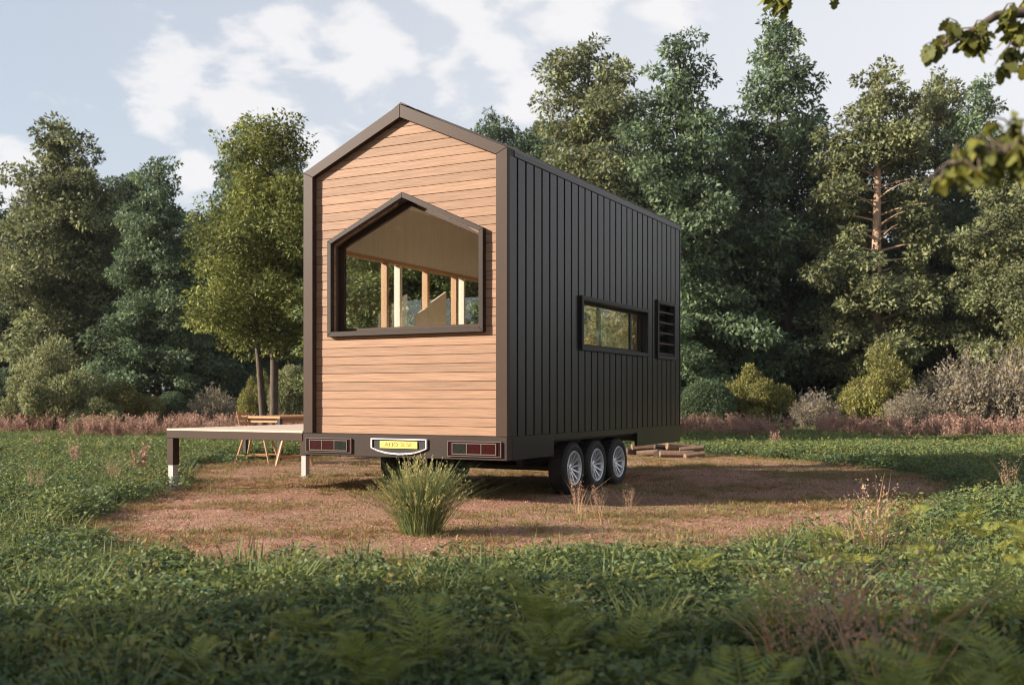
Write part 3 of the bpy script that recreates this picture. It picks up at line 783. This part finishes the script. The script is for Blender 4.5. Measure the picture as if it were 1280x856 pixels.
# far wood behind, and trees outside the frame on both sides; low right ones added for glass and wall reflections
for i, (X, Y, H, k) in enumerate([(-42, 58, 13, 'round'), (-52, 55, 14, 'pineA'), (22, 29, 5.0, 'round'), (25, 33, 5.4, 'round'), (28.5, 37.5, 5.6, 'round'), (29, 47, 14, 'bare'), (62, 62, 9, 'pineB'),
                                  (67, 56, 8, 'pineA'), (56, 70, 9, 'round'), (72, 48, 9, 'pineB'), (50, 74, 10, 'pineA'), (75, 38, 9, 'round'), (36, 52, 15, 'pineA')]):
    place_tree(k, 0, 0, Y, 'unseen tree standing outside the photo at its side', GO if i % 2 else GB, i * 1.3, 1.1, X=X, H=H, group='trees beyond the sides of the photo')
for i, (X, Y, H, wd, k) in enumerate([(-12.5, 1.0, 8.2, .6, 'round'), (-13.5, -3.2, 9.0, 1.1, 'round'), (-25, -2.0, 12, 1.3, 'round'), (-29, -8.5, 13, 1.3, 'pineA'), (-22, 3.0, 6.5, 1.3, 'round')]):
    place_tree(k, 0, 0, Y, 'tree left of the camera that shades the foreground weeds', GO, i * 2.1, wd, X=X, H=H, name='shade_tree', group='shade trees left of the camera')
place_tree('shade', 342, 168, 27, 'young two-stemmed leafy tree with orange-green crown left of the house', (.155, .175, .055), 0.3, 1.12, name='broadleaf_tree', group='young tree by the clearing')

for (px, Y, H, k, rz, lab) in [(470, 22.6, 5.3, 'round', .5, 'small bright green tree seen through the left panes of the front window'), (548, 21.8, 5.4, 'round', 2.5, 'small bright green tree seen through the right panes of the front window'), (768, 25.4, 5.2, 'round', 1.2, 'golden-leaved tree seen through the long side window')]:
    place_tree(k, px, 0, Y, lab, (.17, .21, .09) if px < 700 else (.30, .25, .11), rz, 1.35 if px < 700 else .95, H=H, name='broadleaf_tree', group='small trees behind the house')
# ---- bushes
def bush_mesh(seed, kind):
    rs = np.random.RandomState(seed); Q = []
    if kind == 'ball':
        Q.append(clump(rs, np.array((0, 0, .9)), np.array((1.15, 1.1, .95)), 14000, .075, up=.3))
        for i in range(14):
            v = unit(rs.normal(size=3)); v[2] = abs(v[2])
            Q.append(clump(rs, np.array((0, 0, .8)) + v * np.array((.85, .85, .75)), np.array((.42, .42, .35)), 900, .075))
    elif kind == 'lumpy':
        for i in range(34):
            a = rs.uniform(0, 6.28); r = 1.15 * math.sqrt(rs.uniform(0, 1)); z = rs.uniform(.25, 1.75) * (1 - .35 * r)
            s = rs.uniform(.28, .5); Q.append(clump(rs, np.array((r * math.cos(a), r * math.sin(a), z)), np.array((s, s, s * .85)), 900, .078, up=.4))
    elif kind == 'wispy':
        n = 420
        for i in range(n):
            a = rs.uniform(0, 6.28); r = .95 * math.sqrt(rs.uniform(0, 1)); hgt = rs.uniform(.9, 2.0) * (1 - .35 * r)
            b = np.array((r * .7 * math.cos(a), r * .7 * math.sin(a), 0)); tip = np.array((r * 1.2 * math.cos(a), r * 1.2 * math.sin(a), hgt)) + rs.normal(size=3) * .08
            m = 46; t = rs.uniform(.12, 1, m)[:, None]
            p = b + (tip - b) * t + rs.normal(size=(m, 3)) * .035
            d = unit((tip - b)[None] * .6 + rs.normal(size=(m, 3)) * .8); nn = unit(rs.normal(size=(m, 3)) + np.array((0, 0, .3)))
            L = rs.uniform(.07, .13, m); Q.append(leaf_quads(p, d, nn, L, L * .33))
    return quads_mesh('foliage', np.concatenate(Q), M['leaf_soft'])
BT = {'ball': bush_mesh(1, 'ball'), 'lumpy': bush_mesh(2, 'lumpy'), 'lumpyB': bush_mesh(5, 'lumpy'), 'wispy': bush_mesh(3, 'wispy')}
bst = MB()
for i in range(9):
    a = i * .7; bst.tube([(.05 * math.cos(a), .05 * math.sin(a), -.05), (.35 * math.cos(a), .35 * math.sin(a), .5), (.7 * math.cos(a), .7 * math.sin(a), 1.15)], [.025, .018, .008], 5, cap=False)
BSTEM = bst.mesh('stem', M['bark'], recalc=False)
def bush(kind, px, top, Y, wpx, label, col, rz=0):
    H = hz(top, Y); wd = wpx / FPX * Y / 2.4
    r = empty('bush', (at(px, Y), Y, -.03), rz); r.scale = (wd, wd, H / (1.65 if kind == 'wispy' else 1.8))
    tag(r, label, 'bush', 'bushes along the edge of the wood')
    o = bpy.data.objects.new('foliage', BT[kind]); link(o, r); o.color = (*col, 1)
    link(bpy.data.objects.new('stems', BSTEM), r)
BG, BO, BL, BD = (.235, .265, .155), (.20, .205, .080), (.25, .23, .205), (.085, .130, .080)
for b in [('lumpy', 72, 432, 31, 118, 'large grey-green domed bush at far left', BG, .3), ('lumpyB', 158, 474, 31.5, 70, 'yellowish bush right of the large domed bush', BO, 1.0),
          ('ball', 8, 462, 34, 70, 'dark bush at the left edge of the photo', BD, 0), ('ball', 216, 490, 33, 55, 'small dark green bush left of the grey bush', BD, 2),
          ('wispy', 266, 487, 32, 62, 'grey twiggy bush left of the young tree', BL, 0), ('lumpyB', 322, 462, 34, 50, 'light green bush behind the two trunks', BO, 3),
          ('ball', 365, 458, 33, 62, 'dense green bush between the trunks and the house', BG, 1), ('lumpy', 120, 500, 30, 60, 'low bush in front of the large domed bush', BG, 4),
          ('ball', 884, 476, 33, 76, 'round clipped dark green bush at the rear corner of the house', BD, 0), ('lumpyB', 945, 455, 34, 74, 'olive bush right of the round dark bush', BO, .5),
          ('wispy', 1018, 492, 33, 66, 'short lavender-grey bush between two olive bushes', BL, 1), ('lumpy', 1102, 440, 34, 92, 'big olive bush with rounded cloud-like lobes', BO, 2.3),
          ('wispy', 1142, 488, 32, 80, 'grey bush at the foot of the lobed olive bush', BL, 2), ('wispy', 1205, 448, 33.5, 110, 'tall silvery-grey bush right of the lobed olive bush', BL, 3),
          ('wispy', 1272, 440, 33, 110, 'tall silvery-grey bush at the right edge of the photo', BL, 4.2), ('lumpy', 1290, 425, 36, 90, 'olive bush behind the grey one at the right edge', BO, 1)]:
    bush(*b)

# ------------------------------------------------------------------ ground cover (stuff, scattered with geometry nodes)
def tuft_obj(name, Q, mat, col, warm=(1.5, 1.25, 0.66)):
    mat = leafmat(name + '_leaf', warm=warm, trans=0.32, spread=0.4, col=col)
    return bpy.data.objects.new(name, quads_mesh(name, Q, mat))
def leafy(seed, n, rad, h, ll, wr=.62, flat=.9):
    rs = np.random.RandomState(seed)
    a = rs.uniform(0, 6.28, n); r = rad * np.sqrt(rs.uniform(0, 1, n)); z = h * (1 - .45 * (r / rad) ** 2) * rs.uniform(.35, 1.0, n)
    p = np.stack([r * np.cos(a), r * np.sin(a), z], 1)
    d = unit(np.stack([np.cos(a), np.sin(a), rs.uniform(-.3, .5, n)], 1) + rs.normal(size=(n, 3)) * .6)
    nn = unit(rs.normal(size=(n, 3)) * .7 + np.array((-.25, 0, flat * .6)))
    L = ll * rs.uniform(.6, 1.3, n)
    return leaf_quads(p, d, nn, L, L * wr, .06)
def blades(seed, n, rad, h, w, splay=.5, lo=.5):
    rs = np.random.RandomState(seed); Q = []
    a = rs.uniform(0, 6.28, n); r = rad * np.sqrt(rs.uniform(0, 1, n)); hh = h * rs.uniform(lo, 1, n)
    b = np.stack([r * np.cos(a), r * np.sin(a), np.zeros(n)], 1)
    out_ = np.stack([np.cos(a), np.sin(a), np.zeros(n)], 1) + rs.normal(size=(n, 3)) * .5; out_[:, 2] = 0
    s = unit(np.cross(out_, np.array((0, 0, 1.0)))); s = unit(s + rs.normal(size=(n, 3)) * .4)
    m = b + out_ * (hh * splay * .35)[:, None] + np.array((0, 0, 1.0)) * (hh * .62)[:, None]
    t = b + out_ * (hh * splay)[:, None] + np.array((0, 0, 1.0)) * hh[:, None]
    w = w * rs.uniform(.6, 1.2, n)[:, None]
    q1 = np.stack([b - s * w * .5, b + s * w * .5, m + s * w * .42, m - s * w * .42], 1)
    q2 = np.stack([m - s * w * .42, m + s * w * .42, t + s * w * .04, t - s * w * .04], 1)
    return np.concatenate([q1, q2])
def plume(seed, n, h, spread=.1, fleck=1.0, nk=26):
    """dry weed: thin stalks carrying small seed flecks"""
    rs = np.random.RandomState(seed); Q = [blades(seed + 1, n, .05, h, .006, spread * 2.2, .6)]
    k = nk
    for i in range(n):
        a = rs.uniform(0, 6.28); hh = h * rs.uniform(.6, 1)
        top = np.array((math.cos(a) * spread * hh, math.sin(a) * spread * hh, hh))
        t = rs.uniform(.42, 1, k)[:, None]
        p = top * t + rs.normal(size=(k, 3)) * np.array((.028, .028, .02)) * h
        L = rs.uniform(.012, .026, k) * (.6 + h) * fleck; Q.append(leaf_quads(p, unit(rs.normal(size=(k, 3)) + np.array((0, 0, .8))), rs.normal(size=(k, 3)), L, L * .5))
    return np.concatenate(Q)

def scatter(name, pts, scl, rot, idx, sources, label=None, hgt=None):
    """one object: points carrying tufts"""
    me = bpy.data.meshes.new(name); n = len(pts)
    me.vertices.add(n); me.vertices.foreach_set('co', np.asarray(pts, np.float32).ravel())
    for nm, arr in (('scl', scl), ('rot', rot), ('hgt', np.ones(n) if hgt is None else hgt)):
        at_ = me.attributes.new(nm, 'FLOAT', 'POINT'); at_.data.foreach_set('value', np.asarray(arr, np.float32))
    at_ = me.attributes.new('idx', 'INT', 'POINT'); at_.data.foreach_set('value', np.asarray(idx, np.int32))
    o = bpy.data.objects.new(name, me); COL.objects.link(o); tag(o, label, None, None, 'stuff')
    ng = bpy.data.node_groups.new(name, 'GeometryNodeTree')
    ng.interface.new_socket('Geometry', in_out='INPUT', socket_type='NodeSocketGeometry'); ng.interface.new_socket('Geometry', in_out='OUTPUT', socket_type='NodeSocketGeometry')
    gi, go = ng.nodes.new('NodeGroupInput'), ng.nodes.new('NodeGroupOutput')
    jn = ng.nodes.new('GeometryNodeJoinGeometry')
    def attr(nm, typ='FLOAT'):
        a = ng.nodes.new('GeometryNodeInputNamedAttribute'); a.data_type = typ; a.inputs[0].default_value = nm
        return a.outputs[0]
    for k, s in enumerate(sources):
        oi = ng.nodes.new('GeometryNodeObjectInfo'); oi.inputs['Object'].default_value = s; oi.inputs['As Instance'].default_value = True
        ip = ng.nodes.new('GeometryNodeInstanceOnPoints')
        cp = ng.nodes.new('FunctionNodeCompare'); cp.data_type = 'INT'; cp.operation = 'EQUAL'
        ii = [s_ for s_ in cp.inputs if s_.type == 'INT']; ng.links.new(attr('idx', 'INT'), ii[0]); ii[1].default_value = k
        ng.links.new(gi.outputs[0], ip.inputs['Points']); ng.links.new(cp.outputs[0], ip.inputs['Selection']); ng.links.new(oi.outputs['Geometry'], ip.inputs['Instance'])
        cx_ = ng.nodes.new('ShaderNodeCombineXYZ'); ng.links.new(attr('rot'), cx_.inputs['Z'])
        er = ng.nodes.new('FunctionNodeEulerToRotation'); ng.links.new(cx_.outputs[0], er.inputs[0]); ng.links.new(er.outputs[0], ip.inputs['Rotation'])
        sv = ng.nodes.new('ShaderNodeCombineXYZ'); ng.links.new(attr('scl'), sv.inputs[0]); ng.links.new(attr('scl'), sv.inputs[1])
        hm = ng.nodes.new('ShaderNodeMath'); hm.operation = 'MULTIPLY'; ng.links.new(attr('scl'), hm.inputs[0]); ng.links.new(attr('hgt'), hm.inputs[1]); ng.links.new(hm.outputs[0], sv.inputs[2])
        ng.links.new(sv.outputs[0], ip.inputs['Scale'])
        ng.links.new(ip.outputs[0], jn.inputs[0])
    ng.links.new(jn.outputs[0], go.inputs[0])
    md = o.modifiers.new('scatter', 'NODES'); md.node_group = ng
    return o
C1, C2, C3, C4 = (.120, .178, .090), (.160, .205, .085), (.100, .152, .090), (.23, .215, .105)
LIT = [((.40, .24, .165), 61), ((.27, .15, .10), 62), ((.17, .175, .075), 63), ((.42, .29, .20), 64)]
SRC = [tuft_obj('leafy_tuft', leafy(21, 190, .18, .24, .040, .5), M['cover'], C1), tuft_obj('leafy_tuft', leafy(22, 150, .17, .28, .048, .42), M['cover'], C2),
       tuft_obj('leafy_tuft', leafy(23, 200, .19, .20, .034, .5), M['cover'], C3), tuft_obj('blade_tuft', blades(24, 40, .12, .34, .014, .55), M['cover'], C2),
       tuft_obj('pink_tuft', plume(25, 7, .62, .2, 2.0), M['cover'], (.34, .225, .185), (1.5, 1.25, 1.0)), tuft_obj('short_tuft', blades(26, 26, .09, .07, .007, .9), M['cover'], C4),
       tuft_obj('dry_tuft', blades(27, 26, .10, .055, .008, 1.3), M['cover'], (.24, .15, .085)), tuft_obj('dry_leafy_tuft', leafy(28, 90, .16, .26, .038, .45), M['cover'], C4)] + [tuft_obj('litter', leafy(sd_, 46, .34, .018, .019, .5, 1.6), None, c_, (1.25, 1.15, 1.05)) for c_, sd_ in LIT]
rs = np.random.RandomState(77)
def field(n, x0, x1, y0, y1): return rs.uniform(x0, x1, n), rs.uniform(y0, y1, n)
PX, PY, SC, IX_ = [], [], [], []
def addf(n, y0, y1, smin, smax, probs, slope=.56, pad=1.2, grow=1.02, keep=None):
    Y = np.sqrt(rs.uniform(y0 * y0, y1 * y1, n)); X = rs.uniform(-1, 1, n) * (slope * Y + pad)
    ok = inside(X, Y) > grow + .022 * rs.normal(size=n) - .06 * (rs.uniform(size=n) > .93)
    if keep is not None: ok &= keep(X, Y)
    X, Y = X[ok], Y[ok]; m = len(X)
    PX.append(X); PY.append(Y); SC.append(rs.uniform(smin, smax, m)); IX_.append(rs.choice(len(probs), m, p=probs))
lump = lambda X, Y: np.array([mnoise.noise(Vector((x * .7, y * .7, 1))) > -.55 for x, y in zip(X, Y)])
addf(5200, 1.6, 8.0, .5, 1.1, [.34, .15, .32, .10, 0, 0, 0, .09], pad=1.5)
addf(8500, 8.0, 21, .7, 1.4, [.34, .28, .21, .09, 0, 0, 0, .08], pad=2.0)
addf(15000, 18, 33, 1.1, 1.7, [.30, .36, .24, .05, 0, 0, 0, .05], pad=2.5)
addf(2500, 33, 46, 1.4, 2.2, [.3, .3, .3, .1, 0, 0, 0, 0], pad=3)
X, Y = np.concatenate(PX), np.concatenate(PY); n = len(X)
scatter('ground_cover', np.stack([X, Y, np.full(n, -.03)], 1), np.concatenate(SC), rs.uniform(0, 6.28, n), np.concatenate(IX_), SRC, 'low leafy green weeds covering the field', hgt=np.interp(Y, [0, 6, 10, 18, 26, 45], [.95, .85, .85, .75, .5, .4]))
# pink dry weeds along the far edge and in patches
PX, PY, SC, IX_ = [], [], [], []
pk_ = lambda X, Y: np.array([mnoise.noise(Vector((x * .45, y * .2, 9))) > -.02 for x, y in zip(X, Y)])
addf(2400, 25.5, 33, .45, 1.25, [0, 0, 0, 0, 1], keep=pk_)
addf(1500, 24.5, 33, .5, .9, [0, 0, 0, .6, 0, 0, 0, .4])
addf(260, 11, 27, .7, 1.0, [0, 0, 0, 0, 1], keep=lambda X, Y: np.array([mnoise.noise(Vector((x * .6, y * .5, 4))) > .28 for x, y in zip(X, Y)]))
X, Y = np.concatenate(PX), np.concatenate(PY); n = len(X)
scatter('dry_weeds', np.stack([X, Y, np.full(n, -.03)], 1), np.concatenate(SC), rs.uniform(0, 6.28, n), np.concatenate(IX_), SRC, 'pinkish dry weeds in a band before the bushes')
# thin short grass on the dirt
Y = rs.uniform(6, 20.5, 14000); X = rs.uniform(-5, 6, 14000); q = inside(X, Y)
gn = np.array([mnoise.noise(Vector((x * .55, y * .8, 2))) + .5 * mnoise.noise(Vector((x * 2.2, y * 2.2, 2))) for x, y in zip(X, Y)])
ok = (q < 1.0) & (gn + .5 * rs.normal(size=len(X)) * .5 > .16 - .5 * (q > .93)); X, Y = X[ok], Y[ok]; n = len(X)
scatter('short_grass', np.stack([X, Y, np.full(n, -.006)], 1), rs.uniform(.45, 1.0, n), rs.uniform(0, 6.28, n), rs.choice([5, 6], n, p=[.6, .4]), SRC, 'thin short grass and straw on the dirt clearing')

Y = rs.uniform(6, 20.5, 4500); X = rs.uniform(-5, 6.2, 4500); ok = inside(X, Y) < 1.02; X, Y = X[ok], Y[ok]; n = len(X)
pt = np.array([mnoise.noise(Vector((x * .6, y * .9, 12))) for x, y in zip(X, Y)])
ix = np.where(pt + .25 * rs.normal(size=n) > .12, 10, rs.choice([8, 9, 11], n, p=[.45, .3, .25]))
scatter('leaf_litter', np.stack([X, Y, np.full(n, -.004)], 1), rs.uniform(.6, 1.2, n), rs.uniform(0, 6.28, n), ix, SRC, 'fallen leaves and crumbs of bark on the dirt clearing')

# ------------------------------------------------------------------ single plants
def plant(name, loc, me, col, label, cat, rz=0, s=1.0, group=None):
    o = bpy.data.objects.new(name, me); link(o); o.location = loc; o.rotation_euler = (0, 0, rz); o.scale = (s, s, s); o.color = (*col, 1)
    return tag(o, label, cat, group)
# ornamental grass in front of the bumper
og = empty('grass_clump', (-.72, 8.1, -.01)); tag(og, 'round spiky clump of yellow-green ornamental grass before the number plate', 'grass clump')
o = bpy.data.objects.new('blades', quads_mesh('blades', np.concatenate([blades(31, 900, .11, .60, .0060, .38, .5), blades(32, 520, .14, .46, .0060, .66, .45)]), M['cover'])); link(o, og); o.color = (.155, .205, .100, 1)
rs2 = np.random.RandomState(33); Q = []
for i in range(330):
    a = rs2.uniform(0, 6.28); el = .92 * rs2.uniform(0, 1) ** .7; L = rs2.uniform(.46, .66) * (1 - .12 * el)
    tip = np.array((math.cos(a) * math.sin(el), math.sin(a) * math.sin(el), math.cos(el))) * L
    k = 16; t = rs2.uniform(.72, 1.02, k)[:, None]; p = tip * t + rs2.normal(size=(k, 3)) * .004
    ln = rs2.uniform(.018, .03, k); Q.append(leaf_quads(p, unit(tip + rs2.normal(size=(k, 3)) * .12), rs2.normal(size=(k, 3)), ln, ln * .28))
o = bpy.data.objects.new('seed_heads', quads_mesh('seed_heads', np.concatenate(Q), M['cover'])); link(o, og); o.color = (.32, .32, .18, 1)

# pink plumes
PLM = [quads_mesh('plume', plume(41 + i, 16, .55, .2, .7), M['cover']) for i in range(3)]
PLN = [quads_mesh('plume', plume(46 + i, 22, .55, .3, .75, 26), M['cover']) for i in range(2)]
for i, (px, Y, s, lab) in enumerate([(722, 9.35, .75, 'pink seeding weed in front of the first wheel'), (748, 9.2, .6, 'pink seeding weed in front of the middle wheel'), (786, 9.25, .6, 'faint pink weed right of the last wheel'),
                                     (1068, 6.6, 1.0, 'left of two pink plumes at the right edge of the dirt'), (1100, 6.5, 1.12, 'taller pink plume at the right edge of the dirt'),
                                     (1030, 3.9, 1.15, 'blurred pink plume in the right foreground, left one'), (1105, 3.4, 1.3, 'dark blurred pink plume in the right foreground, right one'),
                                     (985, 3.7, .85, 'blurred low pink weed left of the foreground plumes'), (1262, 10.8, .95, 'pale pink weed at the right edge of the photo'), (45, 10.6, .8, 'pinkish weed in the green field at far left'),
                                     (140, 12.2, .8, 'pinkish weed left of the deck leg')]):
    plant('seeding_weed', (at(px, Y), Y, -.02), PLN[i % 2] if Y < 5 else PLM[i % 3], (.40, .28, .24) if Y < 5 else (.42, .30, .25), lab, 'weed', i * 1.7, s, 'pink seeding weeds')
# ferns
def fern_mesh(seed, nf=8, L=.55):
    rs = np.random.RandomState(seed); Q = []
    for i in range(nf):
        a = i / nf * 6.28 + rs.uniform(-.3, .3); ll = L * rs.uniform(.75, 1.1); rise = rs.uniform(.95, 1.5)
        out_ = np.array((math.cos(a), math.sin(a), 0)); sd_ = np.array((-math.sin(a), math.cos(a), 0))
        f = lambda t: out_ * ll * (.13 * t + .36 * t * t) + np.array((0, 0, ll * rise * (t * 1.25 - .62 * t * t)))
        m = 17
        for j in range(m):
            t = .16 + .84 * j / m; p = f(t); tg = unit(f(t + .03) - p); wl2 = ll * .26 * math.sin(math.pi * min(1, .12 + .86 * (1 - t) ** .8)) + .01
            up_ = np.cross(tg, sd_)
            for s in (-1, 1):
                d = unit(sd_ * s + tg * .55 + np.array((0, 0, -.12)))
                Q.append(leaf_quads(p[None], d[None], (-up_)[None], [wl2 * rs.uniform(.7, 1.05)], [ll * .026]))
            Q.append(np.stack([p - sd_ * .003, p + sd_ * .003, f(t + 1 / m) + sd_ * .003, f(t + 1 / m) - sd_ * .003])[None])
    return quads_mesh('fern', np.concatenate(Q), M['cover'])
FN = [fern_mesh(51), fern_mesh(52, 6, .5), fern_mesh(53, 10, .6)]
rf_ = random.Random(4)
ferns = [(240, 3.75, .8), (330, 4.0, .75), (470, 3.4, .8), (520, 2.9, .8), (590, 3.1, .9), (650, 2.8, .95), (700, 3.6, .8), (745, 3.0, .95), (790, 3.9, .8), (830, 2.7, 1.0), (870, 3.3, .9), (930, 2.9, 1.0), (985, 2.75, 1.05),
         (1060, 2.7, 1.0), (1130, 2.8, 1.05), (1170, 3.3, 1.0), (1215, 2.7, 1.1), (1260, 3.1, 1.1), (60, 2.9, .8), (400, 2.75, .75)]
for k in range(46):
    Y = rf_.uniform(5.7, 8.0); px = rf_.uniform(1000 + max(0, Y - 6.6) * 75, 1300)
    ferns.append((px, Y, rf_.uniform(.5, .8)))
for k in range(26): ferns.append((rf_.uniform(380, 1290), rf_.uniform(2.6, 4.4), rf_.uniform(.7, 1.25)))
for k in range(6): ferns.append((rf_.uniform(840, 1010), rf_.uniform(5.6, 6.0), rf_.uniform(.4, .6)))
for i, (px, Y, s) in enumerate(ferns):
    far = Y > 5
    plant('fern', (at(px, Y), Y, -.03), FN[i % 3], (.22, .245, .065) if far else (.20, .25, .07), 'yellow-green fern standing at the right rim of the dirt clearing' if far else 'blurred yellow-green fern in the near foreground weeds', 'fern', i * 2.3, s * (.74 if far else .62),
          'ferns at the right rim' if far else 'ferns in the near foreground')

# ------------------------------------------------------------------ near tree whose branches hang into the top right corner
def lobed_leaf(L):
    o = [(0, 0), (.16, .10), (.12, .24), (.30, .30), (.22, .46), (.34, .58), (.20, .68), (.18, .86), (0, 1.0)]
    o = o + [(-x, y) for x, y in reversed(o[1:-1])]
    return [(x * L, y * L) for x, y in o]
nt = empty('overhanging_tree', (4.6, 3.4, -.03)); tag(nt, 'near tree whose blurred lobed-leaf branches hang into the top right corner', 'tree')
rn = random.Random(9)
tb = MB(); tb.tube([(0, 0, -.1), (.05, .02, 1.5), (-.02, .1, 3.0), (.1, .05, 4.6), (.0, 0, 6)], [.19, .16, .13, .09, .04], 10)
lv = MB()
def limb(pts, r0, nleaf, twig, L, spread, t0=.45):
    P = [Vector(p) for p in pts]
    tb.tube(P, [r0 * (1 - .85 * i / (len(P) - 1)) for i in range(len(P))], 6)
    def along(t):
        t = min(.999, t) * (len(P) - 1); i = int(t); return P[i].lerp(P[i + 1], t - i)
    for k in range(twig):
        t = t0 + (1 - t0) * (k + rn.random()) / twig; p = along(t)
        e = p + Vector((rn.uniform(-1, .6), rn.uniform(-.6, .6), rn.uniform(-.9, .55))) * spread
        tb.tube([p, (p + e) / 2 + Vector((0, 0, .02)), e], [.005, .003, .0015], 4, cap=False)
        for q in range(nleaf):
            b = p.lerp(e, rn.uniform(.25, 1.0))
            ol_ = lobed_leaf(L * rn.uniform(.6, 1.2))
            mt = Matrix.Rotation(rn.uniform(0, 6.28), 4, 'Z') @ Matrix.Rotation(rn.uniform(-2.6, -.6), 4, 'X') @ Matrix.Rotation(rn.uniform(-.8, .8), 4, 'Y')
            lv.add([b + (mt @ Vector((x, y, abs(x) * .25 - y * y * 1.2))) for x, y in ol_], [tuple(range(len(ol_)))])
def loc(px, py, Y): return Vector((at(px, Y) - 4.6, Y - 3.4, hz(py, Y) + .03))
limb([(0, .08, 2.6), (-1.2, .5, 2.95), loc(1330, 10, 4.2), loc(1245, 20, 4.15), loc(1180, 60, 4.15)], .05, 9, 24, .075, .14, .3)
limb([(-1.2, .5, 2.95), loc(1350, 40, 4.0), loc(1290, 50, 3.9), loc(1262, 62, 3.9)], .03, 9, 6, .075, .10, .6)
limb([(0, 0, 1.6), (-1.6, -.3, 1.85), loc(1400, 150, 2.6), loc(1290, 185, 2.6), loc(1185, 205, 2.6)], .04, 11, 76, .042, .09, .24)
limb([(0, 0, 1.7), (-1.6, -.2, 1.95), loc(1420, 150, 2.65), loc(1300, 170, 2.65), loc(1245, 180, 2.65)], .03, 11, 50, .042, .11, .25)
limb([(.05, .1, 3.6), (-1.5, 1.0, 3.7), loc(1120, -60, 5), loc(1000, -22, 5), loc(955, -2, 5)], .04, 5, 26, .075, .12, .25)
limb([(.05, .1, 4.2), (.8, .9, 4.7), (1.6, 1.3, 5.0)], .05, 7, 30, .1, .5, .3)
limb([(.05, .1, 3.8), (1.0, -.6, 4.3), (1.9, -1.0, 4.5)], .05, 7, 30, .1, .5, .3)
limb([(.05, .1, 4.9), (-.3, .6, 5.6), (-.3, 1.0, 6.3)], .05, 7, 30, .1, .5, .3)
tb.build('trunk', M['bark'], nt, smooth=True)
o = lv.build('crown', M['leaf_soft'], nt); o.color = (.15, .16, .045, 1)

# ------------------------------------------------------------------ morning haze
if 1:
    hm = bpy.data.materials.new('haze'); hm.use_nodes = True; t = hm.node_tree; t.nodes.clear()
    ou = t.nodes.new('ShaderNodeOutputMaterial'); pv = t.nodes.new('ShaderNodeVolumePrincipled')
    pv.inputs['Color'].default_value = (.93, .95, 1, 1); pv.inputs['Density'].default_value = .0002; pv.inputs['Anisotropy'].default_value = .2
    t.links.new(pv.outputs[0], ou.inputs['Volume'])
    tag(MB().box(-95, 95, -30, 95, -1.2, 19.5).build('haze', hm), 'pale thin morning haze over the field', None, None, 'stuff')
